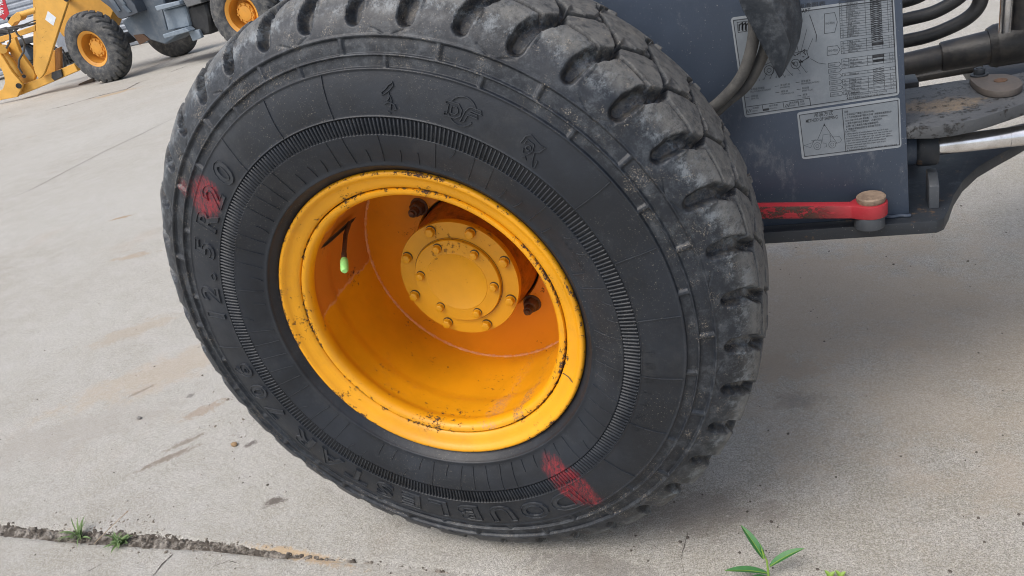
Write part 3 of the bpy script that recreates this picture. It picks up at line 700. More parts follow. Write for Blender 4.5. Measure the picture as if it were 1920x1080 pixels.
# emblems: each a few raised outlines given as (along, out) millimetres about its centre
def emblem(t0, r0, strokes, name, closed=(), w=.0028, h=.0024):
    mb = MB()
    for q, s in enumerate(strokes):
        pts = [(r0 + y/1000, t0 - math.degrees(x/1000/r0)) for x, y in s]
        if q in closed: pts = pts + [pts[0], pts[1]]
        strip(mb, pts, w, h)
    return mb.build(name, M_RUBE, TYRE, smooth=True)
arc = lambda r, a0, a1, n=16, cx=0, cy=0: [(cx + r*math.cos(math.radians(a0+(a1-a0)*q/n)), cy + r*math.sin(math.radians(a0+(a1-a0)*q/n))) for q in range(n+1)]
emblem(62.6, .4075, [arc(20, 25, 150), arc(20, 205, 330), [(-25, 8), (-25, 4), (-21, 4), (-21, -8), (-25, -8), (-25, -12), (-8, -12), (-1, -7), (-1, 2), (-7, 8)], [(-16, 3), (-16, -7), (-9, -7), (-6, -4), (-6, 0), (-9, 3)],
     [(0, -14), (4, 2), (8, 8), (12, 10), (25, 10), (28, 5), (13, 5), (11, 2), (22, 2), (24, -2), (9, -2), (6, -12)]], 'moulded_emblem', closed=(2, 3, 4))
emblem(78.4, .4040, [[(2, 18), (8, 22), (9, 18), (3, 11), (-4, 6), (-8, 4), (-9, 8), (-3, 12)], [(2, 8), (2, 0), (-1, -3)], [(3, 5), (6, -2), (3, -16)], [(-6, -8), (2, -5), (10, -8), (13, -14), (8, -16)], [(-2, -18), (3, -21)]], 'moulded_character', closed=(0,))
emblem(47.6, .4035, [[(-15, 0), (-13, 12), (-8, 17), (10, 12), (17, 14), (14, 4), (8, 0), (12, -12), (17, -20), (20, -18), (18, -8)], [(-10, 2), (-9, 9), (2, 8), (5, 0), (2, -8), (-5, -10), (-8, -4)], arc(3.5, 0, 320, 10, -2, 0), [(-4, -16), (0, -13), (4, -17)]], 'moulded_character', closed=())
# ------------------------------------------------------------------ rim
WC = (0, 0, H)
seam = lambda r, y: 0
rp = [(.262, .030, 0), (.272, .022, 0), (.2795, .012, .2), (.2818, .006, .7), (.2808, .0015, 1), (.2775, -.0010, .8), (.2735, .0005, .25), (.2700, .0050, .0), (.2660, .0085, 0), (.2600, .0105, 0), (.2540, .0135, .1), (.2490, .0165, .35), (.2475, .0200, 1), (.2472, .0290, 1)]
RIM = lathe('rim', [(a, b) for a, b, c in rp], M_RIM, LOADER, 220, WC, 60, edge=[c for a, b, c in rp])
rp = [(.2462, .0300, 1), (.2458, .0190, 1), (.2442, .0165, .9), (.2400, .0165, .4), (.2360, .0185, .25), (.2325, .0235, .2), (.2310, .0300, .1), (.2312, .0370, 0), (.2335, .0440, 0), (.2370, .0500, 0), (.2385, .0580, 0), (.2392, .0900, 0), (.2410, .1050, 0), (.2445, .1150, 0), (.2460, .1280, 0), (.2465, .2660, 0)]
lathe('rim_barrel', [(a, b) for a, b, c in rp], M_RIM, RIM, 220, edge=[c for a, b, c in rp])
lathe('seam_gap', [(.2480, .0310), (.2455, .0310)], M_BLACK, RIM, 120)
# split of the lock ring on the lower right
mb = MB(); sp0 = []
for q_ in ((1045, 702), (1055, 702), (1066, 705), (1076, 712), (1083, 722)):
    w_ = U(*q_, Y=.012) - np.array([0, 0, H]); sp0.append((min(.2700, max(.2478, math.hypot(w_[0], w_[2]))), math.degrees(math.atan2(w_[2], w_[0]))))
yr = lambda r: float(np.interp(r, [.2475, .2490, .2540, .2600, .2660, .2700], [.0200, .0165, .0135, .0105, .0085, .0050]))
Vs = []
for q, (r, t) in enumerate(sp0):
    for s_ in (-1, 1): tt_ = math.radians(t + s_*.24*(1.0 if q < 4 else .4)); Vs.append((r*math.cos(tt_), yr(r) - .0006, r*math.sin(tt_)))
mb.add(Vs, [(2*q, 2*q+1, 2*q+3, 2*q+2) for q in range(4)]); mb.build('ring_split', M_CRACK, RIM)
lathe('wheel_disc', [(.2465, .2655), (.20, .2650), (.150, .2650), (.132, .2650), (.1300, .2680), (.1300, .2835), (.2465, .2835)], M_DISC, RIM, 160)
lathe('hub_backing', [(.002, .2845), (.2465, .2845)], M_BLACK, RIM, 80)
# weld bead between barrel and disc
tw = np.linspace(0, 2*math.pi, 361)[:-1]; V = []; nb = 7
for q, t in enumerate(tw):
    k = 1 + .22*math.sin(q*2.1) + .15*math.sin(q*.77)
    for c in range(nb):
        a_ = math.pi*.5 + math.pi*.5*c/(nb-1)*1.0; rr = .2475 - .0042*k*math.sin(a_ - math.pi*.5 + .0) ; yy = .2660 - .0042*k*math.cos(a_ - math.pi*.5)
        V.append((rr*math.cos(t), yy, rr*math.sin(t)))
Fc = [(q*nb+c, ((q+1) % 360)*nb+c, ((q+1) % 360)*nb+c+1, q*nb+c+1) for q in range(360) for c in range(nb-1)]
mesh('weld_bead', V, Fc, M_WELD, RIM, True)
# studs with rusty nuts
for t, in ((130.2,), (-52.2,)):
    c = (.148*math.cos(math.radians(t)), .148*math.sin(math.radians(t)))
    mb = MB(); hexa(mb, c, .0155, .2455, .2650, a=.4); mb.tube([(c[0], .2660, c[1]), (c[0], .2630, c[1])], .019, 20)
    nut = mb.build('wheel_nut', M_RUST, RIM, bevel=.0012)
    mb = MB(); mb.tube([(c[0], .250, c[1]), (c[0], .232, c[1])], .0092, 14); mb.tube([(c[0], .2315, c[1]), (c[0], .226, c[1])], .0060, 12)
    mb.build('wheel_stud', M_RUST, RIM, bevel=.001)
# valve slot, stem and cap
sA_, sB_ = UC(604, 463, .2393, True) - [0, 0, H], UC(664, 409, .2393, True) - [0, 0, H]
mbs = MB(); mbl = MB()
def bar_pt(t, y, rr): return np.array([rr*math.cos(t), y, rr*math.sin(t)])
ta, tb = math.atan2(sA_[2], sA_[0]), math.atan2(sB_[2], sB_[0])
def slot(mb, wdt, rr, ext):
    V = []; n = 14
    for q in range(n+1):
        f_ = -ext + (1+2*ext)*q/n; t = ta + (tb-ta)*f_; y = sA_[1] + (sB_[1]-sA_[1])*f_; ww = wdt*math.sqrt(max(0, 1 - (2*min(abs(f_-.5), .5))**6))*(.6+.4*math.sin(q*1.3)**2 if ext == 0 else 1)
        for s_ in (-1, 1): V.append(bar_pt(t + s_*ww*.35/rr*abs(sB_[1]-sA_[1])/.05, y + s_*ww, rr))
    return mb.add(V, [(2*q, 2*q+1, 2*q+3, 2*q+2) for q in range(n)])
slot(mbl, .0085, .2384, .06); mbl.build('valve_slot_lip', M_RUST, RIM, smooth=True)
slot(mbs, .0055, .2378, 0); mbs.build('valve_slot', M_BLACK, RIM, smooth=True)
p0 = UC(655, 418, .238, True) - [0, 0, H]; pe = U(646, 506, Y=.035) - [0, 0, H]
p1 = U(648, 440, Y=(p0[1]*.75 + .035*.25)) - [0, 0, H]; p2 = U(645, 475, Y=p0[1]*.3 + .035*.7) - [0, 0, H]
p3_ = p2*.45 + pe*.55
vst = MB(); vst.tube([p0, p0*.6 + p1*.4, p1, p1*.5 + p2*.5, p2], .0042, 12); vst.tube([p2, p3_], .0050, 12); vst.build('valve_stem', M_RUST, RIM, smooth=True)
mcap = simple('pale_green_plastic', (.35, .78, .22), .5, 0, (.28, .68, .2), 50)
dd = (pe - p3_)/np.linalg.norm(pe - p3_)
mb = MB(); mb.tube([p2*.3+p3_*.7, p2*.12 + p3_*.88 , p3_ + dd*.006, pe, pe + dd*.004], [.0062, .0072, .0075, .0070, .0045], 12); mb.build('valve_cap', mcap, RIM, smooth=True)
# ------------------------------------------------------------------ hub
HUB = lathe('hub', [(.1255, .2950), (.1255, .2640), (.1235, .230), (.1205, .215), (.1175, .200), (.1165, .1780)], M_DRUM, LOADER, 120, WC)
lathe('hub_flange', [(.1160, .1790), (.1195, .1770), (.1200, .1660), (.1190, .1630), (.0880, .1625), (.0868, .1600)], M_HUB, HUB, 140, edge=[.3, .6, .3, .2, .1, .5])
lathe('flange_gap', [(.0885, .1616), (.0858, .1616)], simple('grime_shade_brown', (.05, .03, .012), .5), HUB, 80)
lathe('hub_cover', [(.0860, .1625), (.0864, .1570), (.0850, .1550), (.0610, .1545), (.0602, .1538), (.0590, .1538), (.0580, .1545), (.0001, .1545)], M_HUB, HUB, 140)
def bolts(angs, r, y0, y1, hr, wr):
    me = None; gme = None
    for t in angs:
        a_ = math.radians(t)
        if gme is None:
            gm = MB(); gm.tube([(0, y1 + .0014, 0), (0, y1 + .0004, 0)], wr + .0004, 16); g_ = gm.build('bolt_grime_shade', bpy.data.materials['grime_shade_brown'], HUB); gme = g_.data  # dark offset disc paints the recess shade around each bolt head
        else: g_ = bpy.data.objects.new('bolt_grime_shade', gme); COL.objects.link(g_); g_.parent = HUB
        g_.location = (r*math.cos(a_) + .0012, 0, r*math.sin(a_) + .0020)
    for q, t in enumerate(angs):
        if me is None:
            mb = MB(); hexa(mb, (0, 0), hr, y0, y1); mb.tube([(0, y1, 0), (0, y1+.0018, 0)], wr, 18)
            o = mb.build('hub_bolt', M_HUB, HUB, bevel=.0004, seg=1); me = o.data
        else: o = bpy.data.objects.new('hub_bolt', me); COL.objects.link(o); o.parent = HUB
        a_ = math.radians(t); rv_ = random.uniform(0, 1)
        o.location = (r*math.cos(a_), 0, r*math.sin(a_)); o.rotation_euler = (0, rv_, 0)
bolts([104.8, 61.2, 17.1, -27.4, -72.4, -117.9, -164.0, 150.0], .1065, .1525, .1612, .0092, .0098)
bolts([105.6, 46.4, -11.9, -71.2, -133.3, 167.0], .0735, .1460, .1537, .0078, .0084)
# axle behind the disc, so the wheel is carried
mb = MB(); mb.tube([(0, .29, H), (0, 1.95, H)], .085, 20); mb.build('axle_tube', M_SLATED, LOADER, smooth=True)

# ------------------------------------------------------------------ near machine: frame
YP = .42
def PL(px, py, Y=YP): return U(px, py, Y=Y)
tr = PL(1690.5, -45); brr = PL(1705, 405)
zb = brr[2]
mb = MB(); mb.prism([(-.35, YP, zb), (brr[0], YP, zb), (brr[0] - (1.35-zb)*(brr[0]-tr[0])/(tr[2]-zb), YP, 1.35), (-.35, YP, 1.35)], (0, .014, 0))
PANEL = mb.build('frame_side_panel', M_SLATE, LOADER, bevel=.0015)
# bottom plate
yf = .392
bp = [(-.35, yf), (U(1757, 414, Z=zb)[0], yf)] + [tuple(U(*q, Z=zb)[:2]) for q in ((1771, 408), (1779, 392), (1788, 366), (1806, 338), (1834, 312), (1870, 291), (1905, 272), (1950, 246), (2010, 215))] + [(1.45, 1.0), (.95, .80), (.70, .58), (-.35, .50)]
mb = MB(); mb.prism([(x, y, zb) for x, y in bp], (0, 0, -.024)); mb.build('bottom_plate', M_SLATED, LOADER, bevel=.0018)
# weld along the foot of the panel
mb = MB(); pts = [(x, YP - .003 - .0015*math.sin(x*260), zb + .003) for x in np.arange(.70, brr[0]+.004, .003)]; mb.tube(pts, .0032, 8); mb.build('weld_bead', M_SLATE, PANEL, smooth=True)
# lug block welded to the plate
lb0 = U(1742, 392, Z=zb); lt = U(1757, 322, Z=zb + .058)
mb = MB(); wx = .016
mb.prism([(lb0[0] - .002, lb0[1], zb), (lb0[0] + wx, lb0[1], zb), (lb0[0] + wx, lb0[1] + .030, zb + .052), (lb0[0] + wx, lb0[1] + .055, zb + .052), (lb0[0] + wx, lb0[1] + .055, zb)][:0] or
         [(lb0[0], lb0[1], zb), (lb0[0], lb0[1] + .004, zb + .042), (lb0[0], lb0[1] + .030, zb + .058), (lb0[0], lb0[1] + .050, zb + .058), (lb0[0], lb0[1] + .050, zb)], (wx, 0, 0))
mb.build('stop_lug', M_LUGP, LOADER, bevel=.0015)
# upper hitch plate
zu = .655
up = [(.45, .45), (.45, .434)] + [tuple(U(*q, Z=zu)[:2]) for q in ((1698, 238), (1750, 237), (1790, 232), (1830, 223), (1860, 214), (1890, 204), (1925, 192), (1980, 172))] + [(1.35, .62), (1.35, .75), tuple(U(1880, 143, Z=zu)[:2]), tuple(U(1800, 150, Z=zu)[:2]), tuple(U(1698, 166, Z=zu)[:2]), (.45, .66)]
up[0] = (.45, .66); up = up[1:]
def dirtplate(n, col): return col
nn = NT('scabbed_hitch_plate'); X = nn.sep()
c_ = nn.mix(nn.noise(12, 6, .7), (.045, .050, .058), (.10, .105, .11))
pc = U(1775, 197, Z=zu); pc2 = U(1718, 200, Z=zu)
m1 = nn.math('MAXIMUM', nn.spot(pc[:2], (.05, .035), .1, 'xy', 60, .6, .3), nn.spot(pc2[:2], (.03, .03), 0, 'xy', 60, .6, .3))
c_ = nn.mix(nn.math('MULTIPLY', nn.math('MULTIPLY', m1, nn.math('GREATER_THAN', X[2], -.002)), nn.step(nn.noise(160, 6, .8), .3, .6)), c_, (.19, .145, .095))
fl = nn.step(nn.noise(38, 8, .85), .555, .57); fl = nn.math('MULTIPLY', fl, nn.step(nn.noise(170, 5, .8), .42, .50))
c_ = nn.mix(nn.math('MULTIPLY', fl, .85), c_, (.02, .018, .016))
M_HITCH = nn.done(c_, .62, 0.0, nn.bump(nn.math('SUBTRACT', nn.noise(90, 6, .8), fl), .0018))
mb = MB(); mb.prism([(x, y, 0) for x, y in up], (0, 0, -.022)); HITCH = mb.build('upper_hitch_plate', M_HITCH, LOADER, bevel=.002, loc=(0, 0, zu))
# retainer plate with hole, bolt
zr = zu + .013
cp_ = [(0, U(*q, Z=zr)) for q in ((1850, 139), (1885, 138), (1907, 144), (1917, 153), (1915, 161), (1900, 168), (1872, 171), (1848, 168), (1832, 160), (1819, 148), (1822, 140))]
ro = []
for k_ in range(len(cp_)):
    a0_, a1_, a2_, a3_ = (cp_[(k_ + d_) % len(cp_)][1] for d_ in (-1, 0, 1, 2))
    for t_ in (0, .33, .66): ro.append(.5*(2*a1_ + (a2_-a0_)*t_ + (2*a0_-5*a1_+4*a2_-a3_)*t_*t_ + (3*a1_-a0_-3*a2_+a3_)*t_**3))
mb = MB(); mb.prism([(p[0], p[1], zr) for p in ro], (0, 0, -.012)); RET = mb.build('pin_retainer', simple('brown_grey_iron', (.085, .075, .068), .65, 0, (.10, .085, .075), 40, .001, 200), LOADER, bevel=.0016)
pc = U(1876, 151, Z=zr); mb = MB(); mb.tube([(pc[0], pc[1], zr - .002), (pc[0], pc[1], zr + .0012)], .0105, 24); mb.build('pin_end', M_RUST, RET, smooth=False)
pb = U(1836, 141, Z=zr); mb = MB(); mb.tube([(pb[0], pb[1], zr), (pb[0], pb[1], zr + .003)], .015, 20)
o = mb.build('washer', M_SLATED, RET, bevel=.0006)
mb = MB(); mb.tube([(pb[0], pb[1], zr + .003), (pb[0], pb[1], zr + .013)], .0095, 16); mb.tube([(pb[0], pb[1], zr + .0128), (pb[0], pb[1], zr + .0145)], .0062, 12); mb.build('bolt', M_SLATED, RET, bevel=.0008)
# steering cylinder
gc = U(1757, 273, Y=.50); zc = gc[2]
mb = MB(); mb.tube([(.60, .50, zc), (U(1722, 275, Y=.50)[0], .50, zc)], .030, 28); CYL = mb.build('steering_cylinder', M_SLATE, LOADER, bevel=.001)
mb = MB(); x0, x1 = U(1716, 275, Y=.50)[0], U(1757, 273, Y=.50)[0]; mb.tube([(x0, .50, zc), (x0+.004, .50, zc), (x1-.003, .50, zc), (x1, .50, zc)], [.0315, .0345, .0345, .0325], 32); mb.build('cylinder_gland', M_SLATED, CYL, smooth=True)
mb = MB(); xj = U(1893, 257, Y=.50)[0]; mb.tube([(x1 - .002, .50, zc), (xj, .502, zc+.0015)], .0172, 28); mb.build('piston_rod', M_CHROME, CYL, smooth=True)
mb = MB(); mb.tube([(xj, .502, zc+.0015), (1.30, .515, zc+.008)], .0176, 28); mb.build('rod_end', M_CHROME, CYL, smooth=True)
# red locking bar
pin = U(1633, 367, Y=.389); px_, py_ = pin[0], .389
zt = pin[2] - .0105; hb = .0250
outl = [(-.30, py_ + .004), (-.30, py_ - .015)] + [(px_ - .033, py_ - .015), (px_ - .024, py_ - .020)] + [(px_ + .027*math.cos(a_), py_ + .027*math.sin(a_)) for a_ in np.radians(np.linspace(-120, 90, 15))] + [(px_ - .024, py_ + .020), (px_ - .034, py_ + .006)]
mb = MB(); mb.prism([(x, y, zt + max(0, px_ - .03 - x)*.085) for x, y in outl], (0, 0, -hb)); BAR = mb.build('lock_bar', M_RED, LOADER, bevel=.0022)
mb = MB(); mb.tube([(px_ + .000, py_, zt), (px_, py_, zt+.004), (px_, py_, zt + .0095), (px_, py_, zt + .0115)], [.0225, .0240, .0240, .0215], 32)
mb.build('lock_bar_pin', simple('dusty_tan_steel', (.27, .20, .145), .7, 0, (.13, .09, .065), 50, .0008, 200), BAR, smooth=True)
mb = MB(); mb.tube([(px_ - .003, py_ - .001, zt - hb), (px_ - .003, py_ - .001, zb + .002)], [.0250, .0255], 28); mb.build('bar_boss', M_LUGP, BAR, bevel=.001)
# ------------------------------------------------------------------ labels on the panel
YL = YP - .0006
def quadplate(name, px4, Y, mat, parent, t=.0004, round_=0.0):
    P = [U(*q, Y=Y) for q in px4]; pts = []
    for i_ in range(4):
        p, a_, b_ = P[i_], P[i_-1], P[(i_+1) % 4]; ra = (a_-p)/np.linalg.norm(a_-p); rb = (b_-p)/np.linalg.norm(b_-p)
        if round_:
            for k in range(5): s_ = k/4; pts.append(p + ra*round_*(1-s_)**2 + rb*round_*s_**2)
        else: pts.append(p)
    mb = MB(); mb.prism(pts, (0, t, 0)); return mb.build(name, mat, parent)
def line_px(mb, pts, w, Y):
    """flat printed line through photo positions on plane Y, w in metres"""
    P = [U(*q, Y=Y) for q in pts]
    for a_, b_ in zip(P[:-1], P[1:]):
        d = b_ - a_; L = np.linalg.norm(d)
        if L < 1e-6: continue
        d /= L; n_ = np.array([-d[2], 0, d[0]])*w/2; e_ = d*w*.4
        mb.add([a_ - e_ + n_, b_ + e_ + n_, b_ + e_ - n_, a_ - e_ - n_], [(0, 1, 2, 3)])
def text_px(mb, body, px, py, hpx, Y, slope=-.13, align=0, xs=1.0, off=0.0):
    """print text with its baseline centre/left at (px,py); cap height hpx in photo px"""
    o_ = U(px, py, Y=Y); ex = U(px + 100, py + 100*slope, Y=Y) - o_; ey = U(px, py - 100, Y=Y) - o_
    V, Fp = glyphs(body, 1.0, off)
    if not len(V): return
    x = V[:, 0]*xs; y = V[:, 1]
    if align == 0: x = x - x.min()
    k = hpx/.72/100
    mb.add([o_ + ex*(a_*k) + ey*(b_*k) for a_, b_ in zip(x, y)], Fp)
SHIP = quadplate('shipping_label', [(1494, 211), (1687, 182), (1690.5, 276), (1504, 299)], YL, M_LABELB, PANEL, round_=.006)
SHIP['label'] = 'grey shipping instruction label with loader outline'
quadplate('label_field', [(1498, 215), (1684, 187), (1687, 272), (1508, 294.5)], YL - .0004, M_LABEL, SHIP, round_=.002)
YI = YL - .0006
mb = MB()
line_px(mb, [(1499, 216), (1683.5, 188), (1686.5, 271.5), (1508.5, 293.5), (1499, 216)], .0011, YI)
line_px(mb, [(1579, 204), (1586, 284)], .0011, YI)
text_px(mb, 'METHOD OF SHIPPING', 1511, 230.5, 6.6, YI, -.145, xs=.645, off=.012)
text_px(mb, '吊装方式', 1527, 219.5, 6.6, YI, -.145, off=.01)
# hook, slings and loader outline
line_px(mb, [(1533, 262), (1545.5, 233), (1569, 268)], .0007, YI)
mb.add([U(*q, Y=YI) for q in ((1543.5, 236), (1545.5, 231), (1547.5, 236))], [(0, 1, 2)])
def circ_px(mb, cx, cy, r, w, Y, n=18): line_px(mb, [(cx + r*math.cos(2*math.pi*q/n), cy + r*math.sin(2*math.pi*q/n)) for q in range(n+1)], w, Y)
for cx_, cy_ in ((1532.5, 274), (1560.5, 271)): circ_px(mb, cx_, cy_, 6.6, .0006, YI); circ_px(mb, cx_, cy_, 3, .0005, YI, 10)
line_px(mb, [(1508, 273), (1520, 277), (1526, 265), (1521, 264), (1540, 262), (1541, 270)], .0005, YI)
line_px(mb, [(1508, 273), (1522, 268), (1528, 262), (1540, 264)], .0005, YI)
line_px(mb, [(1541, 268), (1543, 255), (1543, 253), (1556, 251), (1558, 257), (1574, 256), (1578, 262), (1576, 266), (1568, 269)], .0005, YI)
line_px(mb, [(1543, 268), (1549, 269), (1550, 275), (1545, 276)], .0005, YI); line_px(mb, [(1556, 251), (1557, 266)], .0005, YI)
L1 = mb.build('printed_drawing', M_INK, SHIP)
mb = MB()
cn = ['注意：', '1. 吊装设备承重能力应大于9吨。', '2. 每条吊带或钢丝绳承重应大于9吨（单根钢丝绳直径大于', '    12mm (GB/T8918-2006 钢丝绳) ），长度大于5800mm。', '3. 整车吊装时应注意保护，必要时支承', '    合理使用工具避免与整车磕碰损坏。', '4. 吊装前请锁住前后车架的锁紧拉杆。']
for q, t in enumerate(cn): text_px(mb, t, 1583.5 - (0 if q else 1) + q*.45, 211.5 + q*5.5, 3.1, YI, -.135, xs=.80 if q in (2, 3) else .95, off=.012)
en = ['CAUTION:', '1. Lifting capacity of hoisting device must be over 9 tons.', '2. Carry capacity of a single hoisting steel rope must be over', '    9 tons(diameter of a single steel rope must be over 12mm', '    <GB/T 8918-2006 steel rope>, with its length over 5800mm.', '3. Avoid the vehicle damage with protective objects', '    between vehicle and rope (Use proper tools to pry', '    the rope when necessary).', '4. Before hoisting, fix the front and rear frames with locking stick.']
for q, t in enumerate(en): text_px(mb, t, 1585.0 + q*.38, 248.5 + q*4.35, 2.75, YI, -.125, xs=.93 if q else 1.2, off=.012)
mb.build('printed_text', M_INK, SHIP)
CHART = quadplate('lubrication_label', [(1370, 33), (1676, -7), (1686.5, 178), (1396.5, 221)], YL, M_LABELB, PANEL, round_=.006)
CHART['label'] = 'large grey lubrication chart label with table and legend'
quadplate('label_field', [(1373.5, 37), (1673, -2.5), (1683.5, 175), (1399, 217)], YL - .0004, M_LABEL, CHART, round_=.002)
mb = MB()
line_px(mb, [(1375, 38.5), (1672, -1), (1681.5, 173.5), (1400.5, 215), (1375, 38.5)], .0011, YI)
text_px(mb, 'LUBRICATION CHART', 1437, 33.5, 7.0, YI, -.14, xs=.85, off=.01); text_px(mb, '润滑图表', 1495, 16, 6.5, YI, -.14, xs=1.5)
# logo of slanted bars
line_px(mb, [(1382, 42), (1407, 39), (1409, 57), (1384, 61), (1382, 42)], .0009, YI)
for q in range(3): line_px(mb, [(1386 + q*6.5, 57), (1386 + q*6.5, 47), (1392 + q*6, 43), (1391.5 + q*6, 55)], .0024, YI)
for q, (t, y) in enumerate((('机械', 44), ('MACHINERY', 50), ('有限公司', 56))): text_px(mb, t, 1396 + 12, y, 3.2, YI, -.14)
# bottom legend boxes
line_px(mb, [(1397, 201), (1518, 184), (1520, 198)], .0010, YI)
for x_ in (1429, 1468, 1496): line_px(mb, [(x_, 201 - (x_-1397)*.14), (x_+2, 213 - (x_-1397)*.145)], .0009, YI)
line_px(mb, [(1432, 206), (1440, 205)], .0040, YI)
for x_ in (1400, 1403, 1406, 1472, 1475, 1478): line_px(mb, [(x_, 212 - (x_-1397)*.14), (x_+2.5, 206 - (x_-1397)*.14)], .0009, YI)
for x_, t1, t2 in ((1411, '润滑脂', 'GREASE'), (1442, '操作周期', 'OPERATING'), (1480, '更换周期', 'CHANGE'), (1500, '检查', 'CHECK')):
    y_ = 207 - (x_-1397)*.14; text_px(mb, t1, x_, y_ - .5, 3, YI, -.14); text_px(mb, t2, x_, y_ + 4.5, 2.6, YI, -.14, xs=.8)
# legend texts
for x_, y_, t1, t2 in ((1407, 174, '多用途润滑脂', 'MULTI-PURPOSE GREASE'), (1408, 187, '齿轮油', 'GEAR OIL'), (1463, 166, '发动机油', 'ENGINE OIL'), (1464, 178, '液压油', 'HYDRAULIC OIL'), (1502, 159, '变矩器油', 'TRANSMISSION FLUID'), (1504, 172, '制动液', 'BRAKE FLUID'), (1505, 184, '燃油', 'FUEL OIL')):
    text_px(mb, t1, x_, y_ - 4.5, 3.3, YI, -.14); text_px(mb, t2, x_, y_, 3.0, YI, -.14, xs=.85); line_px(mb, [(x_ - 10, y_ - 4), (x_ - 3, y_ - 5)], .0007, YI)
# table
def ty(x, y): return y - (x - 1572)*.132
def grid(y0, y1, rows, cols=(1573, 1586, 1621, 1631, 1651, 1663, 1673)):
    x0, x1 = cols[0], cols[-1]; sh = (y0)*.05
    for q in range(rows+1): y = y0 + (y1-y0)*q/rows; line_px(mb, [(x0 + y*.045, ty(x0, y)), (x1 + y*.045, ty(x1, y))], .0006, YI)
    for c_ in cols: line_px(mb, [(c_ + y0*.045, ty(c_, y0)), (c_ + y1*.045, ty(c_, y1))], .0006, YI)
def hatch(x0, x1, y0, y1, n, w=.0007):
    for q in range(n):
        y = y0 + (y1-y0)*q/n; dy_ = (y1-y0)/n
        line_px(mb, [(x0 + y*.045, ty(x0, y + dy_)), (x1 + y*.045, ty(x1, y))], w, YI)
        line_px(mb, [(x0 + y*.045, ty(x0, y)), (x1 + y*.045, ty(x1, y + dy_))], w, YI)
grid(2, 72, 15); grid(78, 101, 5); grid(111, 122, 2); grid(124, 129, 1); grid(138, 143, 1); grid(149, 159, 2)
grid(161, 171, 2); grid(173, 178, 1)
hatch(1631, 1651, 2, 86, 24, .0010)
for y_, h_ in ((91, .0050), (114, .0050), (122.5, .0045)): line_px(mb, [(1633 + y_*.045, ty(1633, y_)), (1650 + y_*.045, ty(1650, y_))], h_, YI)
hatch(1631, 1651, 135, 165, 9, .0005)
rows = [6 + q*4.67 for q in range(15)] + [82 + q*4.6 for q in range(5)] + [116, 121.5, 128.5, 142.5, 153.5, 158.5, 165.5, 170.5, 177.5]
nmz = ['前车架销', '后车架销', '动臂销', '摇臂销', '传动轴', '转向缸销', '副车架销', '前桥', '后桥', '变速箱', '发动机', '液压油箱']; nme = ['front pin', 'rear pin', 'boom pin', 'rocker pin', 'shaft', 'cylinder pin', 'frame pin', 'front axle', 'rear axle', 'transmission', 'engine', 'tank']
for q, y_ in enumerate(rows):
    text_px(mb, str(q+1), 1576 + y_*.045, ty(1576, y_), 2.8, YI, -.132); text_px(mb, nmz[q % 12] + ' ' + nme[q % 12], 1587.5 + y_*.045, ty(1588, y_), 2.8, YI, -.132, xs=.72, off=.01)
    text_px(mb, str(1 + q % 6), 1667 + y_*.045, ty(1667, y_), 2.6, YI, -.132)
def pent(x, y, w_, h_, txt, lw=.0007):
    a_ = -.132; tip = min(5, h_*.5)
    line_px(mb, [(x, y), (x + w_ - tip, y + a_*(w_-tip)), (x + w_, y + a_*w_ + h_/2), (x + w_ - tip, y + a_*(w_-tip) + h_), (x, y + h_), (x, y)], lw, YI)
    text_px(mb, txt, x + 2, y + h_*.5 + 1.6, 3.2 if h_ < 12 else 4, YI, a_, xs=.8)
pent(1546, 26, 24, 37, '10小时(h)'); pent(1551, 88, 24, 16, '50小时(h)')
for q, t in enumerate(('100小时', '250小时', '500小时', '1000小时', '1500小时', '2000小时')): pent(1553 + q*.8, 119 + q*11, 24, 7.5, t)
for q, t in enumerate(('注意：Precautions', '▲ 首次更换时间 First change at 50 hours of running', '● 首次更换周期 First change period 100 hours')): text_px(mb, t, 1586 + q, 177.5 + q*4.6 - 1, 2.8, YI, -.132, xs=.9, off=.008)
mb.build('printed_table', M_INK, CHART)
mb = MB()
# small loader drawing with leader lines
for cx_, cy_ in ((1442, 132), (1492, 120)): circ_px(mb, cx_, cy_, 9, .0010, YI); circ_px(mb, cx_, cy_, 4, .0008, YI, 10)
line_px(mb, [(1425, 130), (1434, 122), (1455, 112), (1470, 104), (1486, 100), (1512, 94), (1516, 108), (1502, 116)], .0009, YI)
line_px(mb, [(1470, 104), (1474, 88), (1494, 84), (1497, 98)], .0009, YI)
rr = random.Random(5)
for q in range(16): x_ = rr.uniform(1478, 1514); y_ = rr.uniform(96, 118); line_px(mb, [(x_, y_), (x_ + rr.uniform(-6, 6), y_ + rr.uniform(-5, 5))], .0016, YI)
for (a_, b_) in (((1500, 104), (1513, 54)), ((1512, 100), (1524, 72)), ((1488, 118), (1500, 134)), ((1500, 120), (1512, 136)), ((1438, 136), (1432, 150)), ((1450, 132), (1444, 148)), ((1470, 124), (1486, 142)), ((1462, 128), (1472, 146)), ((1458, 128), (1456, 146))): line_px(mb, [a_, b_], .0006, YI)
for q, x_ in enumerate((1425, 1432, 1444, 1456, 1472, 1479, 1486, 1500, 1513)): text_px(mb, str(q + 9), x_ - 2, 152 - q*1.9, 3, YI, -.13)
mb.build('printed_drawing', M_INK, CHART)
mb = MB()
def scratch(pts, w): line_px(mb, pts, w, YL - .0009)
scratch([(1518, 28), (1525, 48), (1531, 66), (1530, 78)], .0009); scratch([(1520, 110), (1534, 118), (1548, 120)], .0007); mb.build('scratch_marks', M_INK, CHART)
